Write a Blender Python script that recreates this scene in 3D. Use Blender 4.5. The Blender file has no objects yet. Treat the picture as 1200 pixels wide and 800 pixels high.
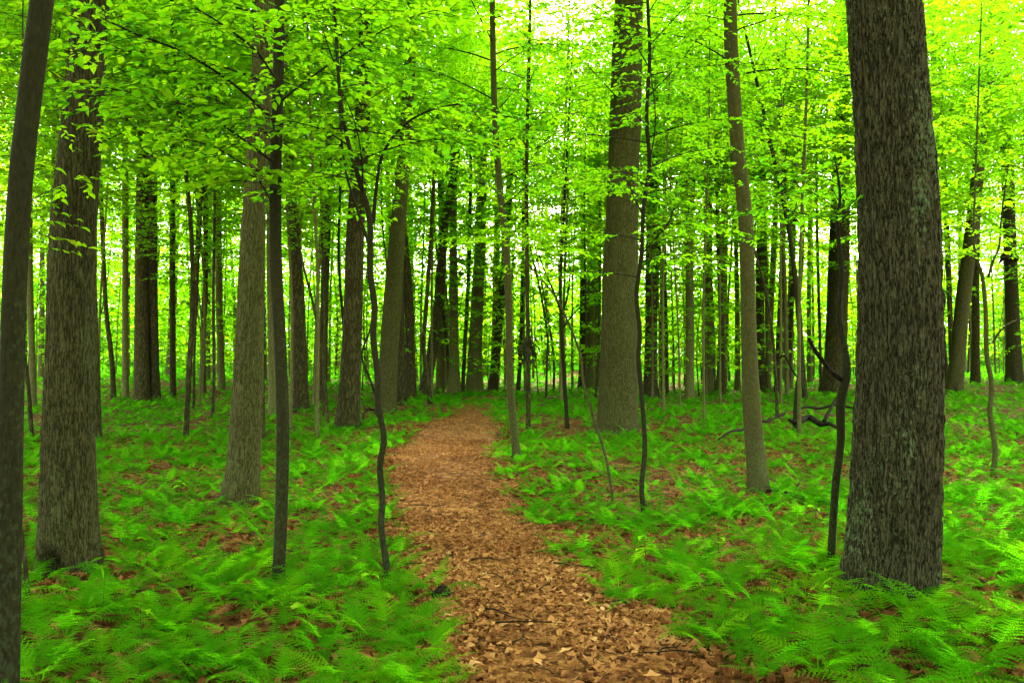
import bpy, math, random
import numpy as np

R = math.radians
random.seed(7)
rng = np.random.default_rng(11)
sc = bpy.context.scene
col = sc.collection

# ------------------------------------------------------------------ camera
CAM_Z = 1.6
F = 1040.0 / 1200.0                       # focal length in picture widths
PITCH = math.atan(25 / 1040.0)
cd = bpy.data.cameras.new('camera')
cam = bpy.data.objects.new('camera', cd)
col.objects.link(cam)
cam.location = (0, 0, CAM_Z)
cam.rotation_euler = (R(90) + PITCH, 0, 0)
cd.sensor_width = 36.0
cd.lens = 36.0 * F
cd.clip_start = 0.05
cd.clip_end = 2000
sc.camera = cam

# ------------------------------------------------------------------ sky and sun
SUN_EL, SUN_AZ = 40.0, 9.0               # degrees; azimuth clockwise from +Y (straight ahead)
w = bpy.data.worlds.new('World')
sc.world = w
w.use_nodes = True
nt = w.node_tree
nt.nodes.clear()
sky = nt.nodes.new('ShaderNodeTexSky')
sky.sky_type = 'NISHITA'
sky.sun_disc = False
sky.sun_elevation = R(SUN_EL)
sky.sun_rotation = R(SUN_AZ)
sky.air_density = 1.0
sky.dust_density = 4.0
sky.ozone_density = 0.6
hs = nt.nodes.new('ShaderNodeHueSaturation')
hs.inputs['Saturation'].default_value = 0.35
bg = nt.nodes.new('ShaderNodeBackground')
bg.inputs['Strength'].default_value = 0.055
wo = nt.nodes.new('ShaderNodeOutputWorld')
nt.links.new(sky.outputs[0], hs.inputs['Color'])
wm = nt.nodes.new('ShaderNodeMix')
wm.data_type = 'RGBA'
wm.blend_type = 'MULTIPLY'
wm.inputs[0].default_value = 1.0
wm.inputs[7].default_value = (1.0, 0.97, 0.86, 1)      # thin bright overcast, slightly warm
nt.links.new(hs.outputs[0], wm.inputs[6])
nt.links.new(wm.outputs[2], bg.inputs['Color'])
nt.links.new(bg.outputs[0], wo.inputs['Surface'])

sd = bpy.data.lights.new('sun', 'SUN')
sd.energy = 1.5
sd.angle = R(10)
sd.color = (1.0, 0.94, 0.80)
sun = bpy.data.objects.new('sun', sd)
col.objects.link(sun)
sun.rotation_euler = (R(90 - SUN_EL), 0, R(180 - SUN_AZ))
sun.location = (4, 10, 40)

vs = sc.view_settings
vs.view_transform = 'Standard'
vs.look = 'None'
vs.exposure = 5.15
vs.gamma = 1.0
vs.use_curve_mapping = False
sc.cycles.max_bounces = 10
sc.cycles.diffuse_bounces = 6
sc.cycles.glossy_bounces = 2
sc.cycles.transmission_bounces = 8
sc.cycles.use_denoising = True
sc.cycles.caustics_reflective = False
sc.cycles.caustics_refractive = False
sc.cycles.sample_clamp_indirect = 8.0

# ------------------------------------------------------------------ numpy noise
def _h(ix, iy, iz, k=0):
    n = (ix.astype(np.int64) * 73856093) ^ (iy.astype(np.int64) * 19349663) ^ (iz.astype(np.int64) * 83492791) ^ (k * 2654435 + 977)
    n = (n ^ (n >> 13)) * 1274126177
    n = (n ^ (n >> 16)) & 0xffffff
    return n / float(0x1000000)

def vnoise(p):
    p = np.asarray(p, float)
    i = np.floor(p).astype(np.int64)
    f = p - i
    f = f * f * (3 - 2 * f)
    r = 0
    for a in (0, 1):
        for b in (0, 1):
            for c in (0, 1):
                wt = (f[..., 0] if a else 1 - f[..., 0]) * (f[..., 1] if b else 1 - f[..., 1]) * (f[..., 2] if c else 1 - f[..., 2])
                r = r + wt * _h(i[..., 0] + a, i[..., 1] + b, i[..., 2] + c)
    return r * 2 - 1

def fbm(p, o=3):
    p = np.asarray(p, float)
    r, a = 0, 1.0
    for k in range(o):
        r = r + a * vnoise(p * (2 ** k) + 17.3 * k)
        a *= 0.5
    return r

def voro(p):
    """F1, F2 of a jittered cell pattern."""
    p = np.asarray(p, float)
    i = np.floor(p).astype(np.int64)
    f1 = np.full(p.shape[:-1], 9.0)
    f2 = f1.copy()
    for a in (-1, 0, 1):
        for b in (-1, 0, 1):
            for c in (-1, 0, 1):
                q = i + np.array([a, b, c])
                fx = q[..., 0] + _h(q[..., 0], q[..., 1], q[..., 2], 1)
                fy = q[..., 1] + _h(q[..., 0], q[..., 1], q[..., 2], 2)
                fz = q[..., 2] + _h(q[..., 0], q[..., 1], q[..., 2], 3)
                d = np.sqrt((fx - p[..., 0]) ** 2 + (fy - p[..., 1]) ** 2 + (fz - p[..., 2]) ** 2)
                f2 = np.where(d < f1, f1, np.minimum(f2, d))
                f1 = np.minimum(f1, d)
    return f1, f2

# ------------------------------------------------------------------ terrain
def zt(x, y):
    x = np.asarray(x, float); y = np.asarray(y, float)
    rise = 0.012 * np.log1p(np.exp((y - 15) / 2.0)) * 2.0
    und = 0.05 * np.sin(x * 0.9 + 1.1) * np.sin(y * 0.55 + 0.4) + 0.03 * np.sin(x * 0.37 - y * 0.8)
    far = 0.25 * np.sin(x * 0.13 + 0.8) * np.sin(y * 0.11) * np.clip((y - 15) / 25, 0, 1)
    side = 0.010 * np.maximum(np.abs(x) - 8, 0)
    return rise + und + far + side

def ray(px, py):
    a = (px - 600) / 1040.0
    b = (400 - py) / 1040.0
    return np.array([a, math.cos(PITCH) - b * math.sin(PITCH), math.sin(PITCH) + b * math.cos(PITCH)])

def hit(px, py):
    """the place on the ground that the surveyed picture point stands for"""
    d = ray(px, py)
    t = 2.0
    while t < 140:
        p = d * t
        if CAM_Z + p[2] < zt(p[0], p[1]):
            break
        t += 0.05
    p = d * t
    return np.array([p[0], p[1], float(zt(p[0], p[1]))])

def at(px, py, D):
    d = ray(px, py)
    t = D / d[1]
    return np.array([d[0] * t, D, CAM_Z + d[2] * t])

# ------------------------------------------------------------------ mesh helpers
def mesh_np(name, V, faces_idx, sizes, mat=None, rnd=None, smooth=False):
    """V (n,3); faces_idx flat loop array; sizes per face."""
    me = bpy.data.meshes.new(name)
    V = np.ascontiguousarray(V, np.float32)
    fi = np.ascontiguousarray(faces_idx, np.int32).ravel()
    sz = np.ascontiguousarray(sizes, np.int32)
    me.vertices.add(len(V)); me.vertices.foreach_set('co', V.ravel())
    me.loops.add(len(fi)); me.loops.foreach_set('vertex_index', fi)
    me.polygons.add(len(sz))
    st = np.concatenate([[0], np.cumsum(sz)[:-1]]).astype(np.int32)
    me.polygons.foreach_set('loop_start', st)
    me.polygons.foreach_set('loop_total', sz)
    me.polygons.foreach_set('use_smooth', np.full(len(sz), bool(smooth)))
    if rnd is not None:
        at_ = me.attributes.new('rnd', 'FLOAT', 'FACE')
        at_.data.foreach_set('value', np.ascontiguousarray(rnd, np.float32))
    me.update(calc_edges=True)
    if mat: me.materials.append(mat)
    return me

def link(name, me, parent=None, loc=(0, 0, 0), rot=(0, 0, 0), scale=(1, 1, 1)):
    o = bpy.data.objects.new(name, me)
    col.objects.link(o)
    o.location = loc; o.rotation_euler = rot; o.scale = scale
    if parent is not None: o.parent = parent
    return o

def tag(o, label=None, cat=None, group=None, kind=None):
    if label: o['label'] = label
    if cat: o['category'] = cat
    if group: o['group'] = group
    if kind: o['kind'] = kind
    return o

def empty(name, loc):
    o = bpy.data.objects.new(name, None)
    o.empty_display_size = 0.2
    col.objects.link(o); o.location = loc
    return o

def catmull(P, n):
    P = np.asarray(P, float)
    k = len(P)
    if k == 2:
        t = np.linspace(0, 1, n)[:, None]
        return P[0] * (1 - t) + P[1] * t
    Q = np.vstack([2 * P[0] - P[1], P, 2 * P[-1] - P[-2]])
    u = np.linspace(0, k - 1, n)
    i = np.minimum(u.astype(int), k - 2)
    f = (u - i)[:, None]
    a, b, c, d = Q[i], Q[i + 1], Q[i + 2], Q[i + 3]
    return 0.5 * (2 * b + (c - a) * f + (2 * a - 5 * b + 4 * c - d) * f ** 2 + (3 * b - a - 3 * c + d) * f ** 3)

def resample(P, rad, n):
    """even arc-length resampling of a smooth curve with radii"""
    A = catmull(np.column_stack([P, rad]), max(40, n))
    s = np.concatenate([[0], np.cumsum(np.linalg.norm(np.diff(A[:, :3], axis=0), axis=1))])
    u = np.linspace(0, s[-1], n)
    return np.column_stack([np.interp(u, s, A[:, k]) for k in range(4)])

def tube(C, rad, seg, cap=True):
    """verts, faces of a tube with near-horizontal start frame (C (n,3))"""
    n = len(C)
    T = np.gradient(C, axis=0)
    T /= np.linalg.norm(T, axis=1)[:, None] + 1e-9
    ref = np.array([0.0, 1.0, 0.0]) if abs(T[0][1]) < 0.8 else np.array([0.0, 0.0, 1.0])
    A = np.cross(ref, T); A /= np.linalg.norm(A, axis=1)[:, None] + 1e-9
    B = np.cross(T, A)
    th = np.linspace(0, 2 * np.pi, seg, endpoint=False)
    rr = np.asarray(rad)
    if rr.ndim == 1: rr = np.repeat(rr[:, None], seg, 1)
    V = C[:, None, :] + rr[..., None] * (np.cos(th)[None, :, None] * A[:, None, :] + np.sin(th)[None, :, None] * B[:, None, :])
    i = np.arange(n - 1)[:, None] * seg
    j = np.arange(seg)[None, :]
    j2 = (j + 1) % seg
    q = np.stack([i + j, i + j2, i + seg + j2, i + seg + j], -1).reshape(-1, 4)
    return V.reshape(-1, 3), q, th

class Tubes:
    def __init__(s): s.V = []; s.Q = []; s.n = 0
    def add(s, C, rad, seg=4):
        v, q, _ = tube(np.asarray(C, float), rad, seg)
        s.V.append(v); s.Q.append(q + s.n); s.n += len(v)
    def mesh(s, name, mat):
        q = np.vstack(s.Q)
        return mesh_np(name, np.vstack(s.V), q.ravel(), np.full(len(q), 4), mat, smooth=True)

# ------------------------------------------------------------------ materials
def newmat(name):
    m = bpy.data.materials.new(name); m.use_nodes = True
    t = m.node_tree; t.nodes.clear()
    out = t.nodes.new('ShaderNodeOutputMaterial')
    return m, t, out

def N(t, typ, **kw):
    n = t.nodes.new(typ)
    for k, v in kw.items():
        if k in n.inputs: n.inputs[k].default_value = v
        else: setattr(n, k, v)
    return n

def ramp(t, stops, fac=None, interp='LINEAR'):
    n = t.nodes.new('ShaderNodeValToRGB')
    e = n.color_ramp.elements
    n.color_ramp.interpolation = interp
    while len(e) < len(stops): e.new(0.5)
    for k, (p, c) in enumerate(stops):
        e[k].position = p; e[k].color = (*c, 1)
    if fac is not None: t.links.new(fac, n.inputs[0])
    return n

def leaf_mat(name, stops, tstops, trans=0.5):
    m, t, out = newmat(name)
    at_ = N(t, 'ShaderNodeAttribute', attribute_name='rnd')
    oi = N(t, 'ShaderNodeObjectInfo')
    ad = N(t, 'ShaderNodeMath', operation='MULTIPLY_ADD')
    ad.inputs[1].default_value = 0.5
    t.links.new(oi.outputs['Random'], ad.inputs[0]); 
    ml = N(t, 'ShaderNodeMath', operation='MULTIPLY'); ml.inputs[1].default_value = 0.5
    t.links.new(at_.outputs['Fac'], ml.inputs[0]); t.links.new(ml.outputs[0], ad.inputs[2])
    c1 = ramp(t, stops, ad.outputs[0]); c2 = ramp(t, tstops, ad.outputs[0])
    pr = N(t, 'ShaderNodeBsdfDiffuse')
    tr = N(t, 'ShaderNodeBsdfTranslucent')
    mx = N(t, 'ShaderNodeMixShader'); mx.inputs[0].default_value = trans
    t.links.new(c1.outputs[0], pr.inputs['Color']); t.links.new(c2.outputs[0], tr.inputs['Color'])
    t.links.new(pr.outputs[0], mx.inputs[1]); t.links.new(tr.outputs[0], mx.inputs[2])
    t.links.new(mx.outputs[0], out.inputs['Surface'])
    return m

M = {}
M['leaf'] = leaf_mat('beech_leaf', [(0, (0.018, 0.085, 0.008)), (0.55, (0.062, 0.17, 0.003)), (0.93, (0.10, 0.20, 0.004)), (1, (0.20, 0.17, 0.012))],
                     [(0, (0.095, 0.40, 0.008)), (0.5, (0.225, 0.55, 0.003)), (1, (0.35, 0.62, 0.004))], 0.62)
M['fern'] = leaf_mat('fern_frond', [(0, (0.025, 0.125, 0.003)), (0.6, (0.052, 0.19, 0.003)), (1, (0.115, 0.24, 0.003))],
                     [(0, (0.065, 0.40, 0.003)), (0.6, (0.145, 0.54, 0.003)), (1, (0.30, 0.62, 0.003))], 0.5)
M['dead'] = leaf_mat('dead_leaf', [(0, (0.045, 0.018, 0.006)), (0.25, (0.17, 0.064, 0.020)), (0.6, (0.36, 0.165, 0.055)), (0.85, (0.50, 0.28, 0.11)), (1, (0.62, 0.44, 0.22))],
                     [(0, (0.08, 0.03, 0.01)), (1, (0.30, 0.14, 0.03))], 0.12)

def bark_mat(name, dark, mid, light, cell, stretch, bump=0.6, lichen=0.0, horiz=0.0, furrow=1.0):
    m, t, out = newmat(name)
    dark, mid, light = ((c_[0] * 0.97, c_[1] * 1.04, c_[2] * 0.72) for c_ in (dark, mid, light))      # shifted to olive: more green, less red and blue
    tc = N(t, 'ShaderNodeTexCoord'); mp = N(t, 'ShaderNodeMapping')
    mp.inputs['Scale'].default_value = (1 / cell, 1 / cell, 1 / (cell * stretch))
    t.links.new(tc.outputs['Object'], mp.inputs['Vector'])
    nz = N(t, 'ShaderNodeTexNoise'); nz.inputs['Scale'].default_value = 0.9; nz.inputs['Detail'].default_value = 4
    t.links.new(mp.outputs[0], nz.inputs['Vector'])
    mxv = N(t, 'ShaderNodeMix', data_type='VECTOR'); mxv.inputs[0].default_value = 0.22
    t.links.new(mp.outputs[0], mxv.inputs[4]); t.links.new(nz.outputs['Color'], mxv.inputs[5])
    vo = N(t, 'ShaderNodeTexNoise'); vo.inputs['Scale'].default_value = 0.62; vo.inputs['Detail'].default_value = 3; vo.inputs['Roughness'].default_value = 0.55
    t.links.new(mxv.outputs[1], vo.inputs['Vector'])
    sb = N(t, 'ShaderNodeMath', operation='SUBTRACT'); sb.inputs[1].default_value = 0.5
    t.links.new(vo.outputs['Fac'], sb.inputs[0])
    ab = N(t, 'ShaderNodeMath', operation='ABSOLUTE'); t.links.new(sb.outputs[0], ab.inputs[0])
    rg = ramp(t, [(0.0, (1 - furrow,) * 3), (0.05, (1 - 0.35 * furrow,) * 3), (0.14, (1, 1, 1))], ab.outputs[0])
    n2 = N(t, 'ShaderNodeTexNoise'); n2.inputs['Scale'].default_value = 85; n2.inputs['Detail'].default_value = 5; n2.inputs['Roughness'].default_value = 0.7
    mp2 = N(t, 'ShaderNodeMapping'); mp2.inputs['Scale'].default_value = (1, 1, 0.3)
    t.links.new(tc.outputs['Object'], mp2.inputs['Vector']); t.links.new(mp2.outputs[0], n2.inputs['Vector'])
    n3 = N(t, 'ShaderNodeTexNoise'); n3.inputs['Scale'].default_value = 1.6; n3.inputs['Detail'].default_value = 3
    t.links.new(tc.outputs['Object'], n3.inputs['Vector'])
    # colour: fine grain over ridges, large patches and a tone per tree
    mul = N(t, 'ShaderNodeMath', operation='MULTIPLY_ADD'); mul.inputs[1].default_value = 0.45
    t.links.new(rg.outputs[0], mul.inputs[0])
    m2 = N(t, 'ShaderNodeMath', operation='MULTIPLY'); m2.inputs[1].default_value = 0.75
    t.links.new(n2.outputs['Fac'], m2.inputs[0]); t.links.new(m2.outputs[0], mul.inputs[2])
    cr = ramp(t, [(0.28, dark), (0.68, mid), (1.0, light)], mul.outputs[0])
    oi = N(t, 'ShaderNodeObjectInfo')
    hv = N(t, 'ShaderNodeHueSaturation')
    mr = N(t, 'ShaderNodeMapRange'); mr.inputs['To Min'].default_value = 0.72; mr.inputs['To Max'].default_value = 1.25
    s2 = N(t, 'ShaderNodeMath', operation='MULTIPLY_ADD'); s2.inputs[1].default_value = 0.5
    t.links.new(oi.outputs['Random'], s2.inputs[0])
    s3 = N(t, 'ShaderNodeMath', operation='MULTIPLY'); s3.inputs[1].default_value = 0.5
    t.links.new(n3.outputs['Fac'], s3.inputs[0]); t.links.new(s3.outputs[0], s2.inputs[2])
    t.links.new(s2.outputs[0], mr.inputs['Value']); t.links.new(mr.outputs[0], hv.inputs['Value'])
    t.links.new(cr.outputs[0], hv.inputs['Color'])
    colout = hv.outputs[0]
    if lichen > 0:
        n4 = N(t, 'ShaderNodeTexNoise'); n4.inputs['Scale'].default_value = 60; n4.inputs['Detail'].default_value = 6
        mp4 = N(t, 'ShaderNodeMapping'); mp4.inputs['Scale'].default_value = (1, 1, 0.55)
        t.links.new(tc.outputs['Object'], mp4.inputs['Vector']); t.links.new(mp4.outputs[0], n4.inputs['Vector'])
        n5 = N(t, 'ShaderNodeTexNoise'); n5.inputs['Scale'].default_value = 1.3; n5.inputs['Detail'].default_value = 3
        mp5 = N(t, 'ShaderNodeMapping'); mp5.inputs['Scale'].default_value = (2.2, 2.2, 0.6); mp5.inputs['Location'].default_value = (0.3, 0.9, 0.1)
        t.links.new(tc.outputs['Object'], mp5.inputs['Vector']); t.links.new(mp5.outputs[0], n5.inputs['Vector'])
        sm = N(t, 'ShaderNodeMath', operation='ADD')
        t.links.new(n4.outputs['Fac'], sm.inputs[0]); t.links.new(n5.outputs['Fac'], sm.inputs[1])
        lr = ramp(t, [(0.53, (0, 0, 0)), (0.56, (1, 1, 1))])
        hf = N(t, 'ShaderNodeMath', operation='MULTIPLY'); hf.inputs[1].default_value = 0.5 * (0.9 + 0.1 * lichen)
        t.links.new(sm.outputs[0], hf.inputs[0]); 
        rr_ = N(t, 'ShaderNodeMath', operation='MULTIPLY')
        t.links.new(rg.outputs[0], rr_.inputs[1]); t.links.new(hf.outputs[0], lr.inputs[0]); t.links.new(lr.outputs[0], rr_.inputs[0])
        ff = N(t, 'ShaderNodeMath', operation='MULTIPLY'); ff.inputs[1].default_value = min(0.9, lichen)
        t.links.new(rr_.outputs[0], ff.inputs[0])
        mc = N(t, 'ShaderNodeMix', data_type='RGBA'); mc.inputs[7].default_value = (0.09, 0.15, 0.055, 1)
        t.links.new(ff.outputs[0], mc.inputs[0]); t.links.new(colout, mc.inputs[6])
        colout = mc.outputs[2]
    pr = N(t, 'ShaderNodeBsdfPrincipled', Roughness=0.9); pr.inputs['Specular IOR Level'].default_value = 0.06
    t.links.new(colout, pr.inputs['Base Color'])
    hgt = N(t, 'ShaderNodeMath', operation='MULTIPLY_ADD'); hgt.inputs[1].default_value = 0.35
    t.links.new(n2.outputs['Fac'], hgt.inputs[0]); t.links.new(rg.outputs[0], hgt.inputs[2])
    hh = hgt.outputs[0]
    if horiz > 0:
        wv = N(t, 'ShaderNodeTexNoise'); wv.inputs['Scale'].default_value = 1.0; wv.inputs['Detail'].default_value = 3
        mp6 = N(t, 'ShaderNodeMapping'); mp6.inputs['Scale'].default_value = (4, 4, 26)
        t.links.new(tc.outputs['Object'], mp6.inputs['Vector']); t.links.new(mp6.outputs[0], wv.inputs['Vector'])
        h2 = N(t, 'ShaderNodeMath', operation='MULTIPLY_ADD'); h2.inputs[1].default_value = horiz
        t.links.new(wv.outputs['Fac'], h2.inputs[0]); t.links.new(hh, h2.inputs[2]); hh = h2.outputs[0]
    bp = N(t, 'ShaderNodeBump'); bp.inputs['Strength'].default_value = bump; bp.inputs['Distance'].default_value = cell * 0.35
    t.links.new(hh, bp.inputs['Height']); t.links.new(bp.outputs[0], pr.inputs['Normal'])
    t.links.new(pr.outputs[0], out.inputs['Surface'])
    return m

M['oak'] = bark_mat('oak_bark', (0.002, 0.0018, 0.0008), (0.0072, 0.0064, 0.0031), (0.085, 0.078, 0.046), 0.013, 7, 0.5, lichen=0.5, furrow=0.4)
M['ash'] = bark_mat('ash_bark', (0.0035, 0.0031, 0.0013), (0.0145, 0.0132, 0.0055), (0.082, 0.075, 0.034), 0.011, 8, 0.5, lichen=0.15, furrow=0.45)
M['olive'] = bark_mat('olive_bark', (0.007, 0.0062, 0.0022), (0.026, 0.024, 0.0092), (0.105, 0.097, 0.041), 0.011, 8, 0.5, lichen=0.15, furrow=0.45)
M['grey'] = bark_mat('grey_bark', (0.028, 0.026, 0.0105), (0.072, 0.067, 0.028), (0.14, 0.132, 0.06), 0.02, 5, 0.35, lichen=0.1, horiz=0.3, furrow=0.6)
M['dark'] = bark_mat('dark_bark', (0.010, 0.0085, 0.0038), (0.033, 0.028, 0.013), (0.085, 0.074, 0.036), 0.03, 4, 0.6)
M['pale'] = bark_mat('pale_bark', (0.012, 0.0108, 0.004), (0.032, 0.029, 0.011), (0.075, 0.068, 0.028), 0.03, 1.0, 0.25, lichen=0.2, horiz=1.0, furrow=0.3)
M['smooth'] = bark_mat('smooth_bark', (0.0035, 0.0033, 0.0014), (0.0095, 0.009, 0.004), (0.026, 0.0245, 0.011), 0.05, 0.6, 0.12, lichen=0.1, horiz=1.0, furrow=0.12)
M['deadwood'] = bark_mat('dead_wood', (0.004, 0.003, 0.002), (0.014, 0.010, 0.006), (0.04, 0.03, 0.02), 0.02, 2, 0.6)

def litter_mat(name, stops):
    m, t, out = newmat(name)
    tc = N(t, 'ShaderNodeTexCoord')
    v1 = N(t, 'ShaderNodeTexVoronoi'); v1.inputs['Scale'].default_value = 16
    n0 = N(t, 'ShaderNodeTexNoise'); n0.inputs['Scale'].default_value = 9; n0.inputs['Detail'].default_value = 3
    t.links.new(tc.outputs['Object'], n0.inputs['Vector'])
    mxv = N(t, 'ShaderNodeMix', data_type='VECTOR'); mxv.inputs[0].default_value = 0.08
    t.links.new(tc.outputs['Object'], mxv.inputs[4]); t.links.new(n0.outputs['Color'], mxv.inputs[5])
    t.links.new(mxv.outputs[1], v1.inputs['Vector'])
    sp = N(t, 'ShaderNodeSeparateColor'); t.links.new(v1.outputs['Color'], sp.inputs[0])
    n1 = N(t, 'ShaderNodeTexNoise'); n1.inputs['Scale'].default_value = 45; n1.inputs['Detail'].default_value = 5
    t.links.new(tc.outputs['Object'], n1.inputs['Vector'])
    mm = N(t, 'ShaderNodeMath', operation='MULTIPLY'); t.links.new(sp.outputs[0], mm.inputs[0]); t.links.new(n1.outputs['Fac'], mm.inputs[1])
    m3 = N(t, 'ShaderNodeMath', operation='MULTIPLY'); m3.inputs[1].default_value = 1.7; t.links.new(mm.outputs[0], m3.inputs[0])
    cr = ramp(t, stops, m3.outputs[0])
    pr = N(t, 'ShaderNodeBsdfPrincipled', Roughness=0.95); pr.inputs['Specular IOR Level'].default_value = 0.04
    t.links.new(cr.outputs[0], pr.inputs['Base Color'])
    bp = N(t, 'ShaderNodeBump'); bp.inputs['Strength'].default_value = 0.8; bp.inputs['Distance'].default_value = 0.02
    t.links.new(m3.outputs[0], bp.inputs['Height']); t.links.new(bp.outputs[0], pr.inputs['Normal'])
    t.links.new(pr.outputs[0], out.inputs['Surface'])
    return m
M['floor'] = litter_mat('forest_floor', [(0, (0.02, 0.009, 0.003)), (0.4, (0.09, 0.036, 0.011)), (1, (0.24, 0.11, 0.035))])
M['path'] = litter_mat('leafy_path', [(0, (0.035, 0.013, 0.004)), (0.4, (0.14, 0.052, 0.014)), (1, (0.32, 0.15, 0.045))])

# ------------------------------------------------------------------ ground and path
def build_floor():
    rad = np.concatenate([np.linspace(0.3, 12, 48), np.geomspace(12.3, 60, 60), np.geomspace(64, 420, 20)])
    seg = 180
    th = np.linspace(0, 2 * np.pi, seg, endpoint=False)
    X = rad[:, None] * np.sin(th)[None]; Y = rad[:, None] * np.cos(th)[None]
    V = np.stack([X, Y, zt(X, Y)], -1).reshape(-1, 3)
    V = np.vstack([V, [[0, 0, float(zt(0, 0))]]])
    n = len(rad)
    i = np.arange(n - 1)[:, None] * seg; j = np.arange(seg)[None]; j2 = (j + 1) % seg
    q = np.stack([i + j, i + seg + j, i + seg + j2, i + j2], -1).reshape(-1, 4)
    c = np.stack([np.full(seg, n * seg), np.arange(seg), (np.arange(seg) + 1) % seg], -1)
    me = mesh_np('forest_floor', V, np.concatenate([q.ravel(), c.ravel()]), np.concatenate([np.full(len(q), 4), np.full(len(c), 3)]), M['floor'], smooth=True)
    return tag(link('forest_floor', me), 'brown leaf-covered forest floor spreading under the trees', 'ground', kind='structure')
floor = build_floor()

rows = [(800, 520, 822), (740, 520, 758), (700, 514, 716), (640, 478, 662), (600, 457, 624), (560, 454, 592), (534, 461, 582), (510, 486, 590), (495, 506, 586), (487, 518, 584), (481, 527, 584)]
_l = [hit(a, y) for (y, a, b) in rows]; _r = [hit(b, y) for (y, a, b) in rows]
pd = np.array([0.0] + [p[1] for p in _l] + [36.0, 44.0])
pl = np.array([_l[0][0] - 0.1] + [p[0] for p in _l] + [-1.7, -2.2])
pr_ = np.array([_r[0][0] + 0.3] + [p[0] for p in _r] + [-0.6, -1.2])
def path_lr(y): return np.interp(y, pd, pl), np.interp(y, pd, pr_)
def path_d(x, y):
    """signed distance outside the path (negative = on it)"""
    a, b = path_lr(y)
    return np.maximum(a - x, x - b)
def build_path():
    ys = np.concatenate([np.arange(-1.5, 14, 0.15), np.arange(14, 44, 0.35)])
    u = np.linspace(0, 1, 15)
    a, b = path_lr(ys)
    a = a + 0.14 * fbm(np.stack([ys * 1.1, ys * 0 + 3.3, ys * 0], -1)); b = b + 0.14 * fbm(np.stack([ys * 1.1, ys * 0 + 9.1, ys * 0], -1))
    X = a[:, None] + (b - a)[:, None] * u[None]; Y = np.repeat(ys[:, None], 15, 1)
    Z = zt(X, Y) + 0.012 - 0.03 * np.maximum(0, np.abs(u - 0.5)[None] - 0.46) / 0.04
    V = np.stack([X, Y, Z], -1).reshape(-1, 3)
    i = np.arange(len(ys) - 1)[:, None] * 15; j = np.arange(14)[None]
    q = np.stack([i + j, i + j + 1, i + 16 + j, i + 15 + j], -1).reshape(-1, 4)
    me = mesh_np('path', V, q.ravel(), np.full(len(q), 4), M['path'], smooth=True)
    return tag(link('path', me), 'winding footpath covered in orange-brown fallen leaves', 'path', kind='structure')
path = build_path()

# ------------------------------------------------------------------ leaves
LEAF = {
    # outline (u along, v across, h up) and triangle fans
    'far': (np.array([[0, 0, 0], [0.45, 0.5, 0.07], [1, 0, -0.06], [0.45, -0.5, 0.07]]), np.array([[0, 1, 2], [0, 2, 3]])),
    'mid': (np.array([[0, 0, 0], [0.32, 0.46, 0.06], [0.7, 0.36, 0.03], [1, 0, -0.1], [0.7, -0.36, 0.03], [0.32, -0.46, 0.06]]),
            np.array([[0, 1, 2], [0, 2, 3], [0, 3, 4], [0, 4, 5]])),
    'near': (np.array([[0, 0, 0], [0.15, 0.30, 0.04], [0.4, 0.5, 0.06], [0.7, 0.34, 0.02], [1, 0, -0.12], [0.7, -0.34, 0.02], [0.4, -0.5, 0.06], [0.15, -0.30, 0.04], [0.45, 0, -0.01]]),
             np.array([[8, k, (k + 1) % 8] for k in range(8)])),
}
def leaves_mesh(name, P, D, Nn, L, lod='mid', wid=0.55, mat=None, rnd=None):
    """P,D,Nn (n,3), L (n,)"""
    T, Fc = LEAF[lod]
    D = D / (np.linalg.norm(D, axis=1)[:, None] + 1e-9)
    S = np.cross(Nn, D); S /= np.linalg.norm(S, axis=1)[:, None] + 1e-9
    U = np.cross(D, S)
    L = np.asarray(L)[:, None, None]
    wd = (wid * rng.uniform(0.75, 1.3, len(P)))[:, None, None]; cu = rng.uniform(-0.6, 2.4, len(P))[:, None, None]
    V = P[:, None, :] + L * (T[None, :, 0:1] * D[:, None] + T[None, :, 1:2] * wd * S[:, None] + T[None, :, 2:3] * cu * U[:, None])
    n, k = V.shape[:2]
    Fi = (Fc[None] + (np.arange(n) * k)[:, None, None]).reshape(-1, 3)
    if rnd is None: rnd = rng.random(n)
    return mesh_np(name, V.reshape(-1, 3), Fi.ravel(), np.full(len(Fi), 3), mat or M['leaf'], np.repeat(rnd, len(Fc)))

def unit(a, e=0.0): return np.array([math.sin(a) * math.cos(e), math.cos(a) * math.cos(e), math.sin(e)])

class Foliage:
    def __init__(s): s.P = []; s.D = []; s.N = []; s.L = []; s.R = []
    def add(s, P, D, Nn, L):
        s.P.append(P); s.D.append(D); s.N.append(Nn); s.L.append(L)
        s.R.append(np.clip(random.random() * 0.7 + rng.uniform(-0.2, 0.5, len(P)), 0, 1))
    def cat(s): return np.vstack(s.P), np.vstack(s.D), np.vstack(s.N), np.concatenate(s.L)
    def mesh(s, name, lod): 
        return leaves_mesh(name, *s.cat(), lod=lod, rnd=np.concatenate(s.R))

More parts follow.
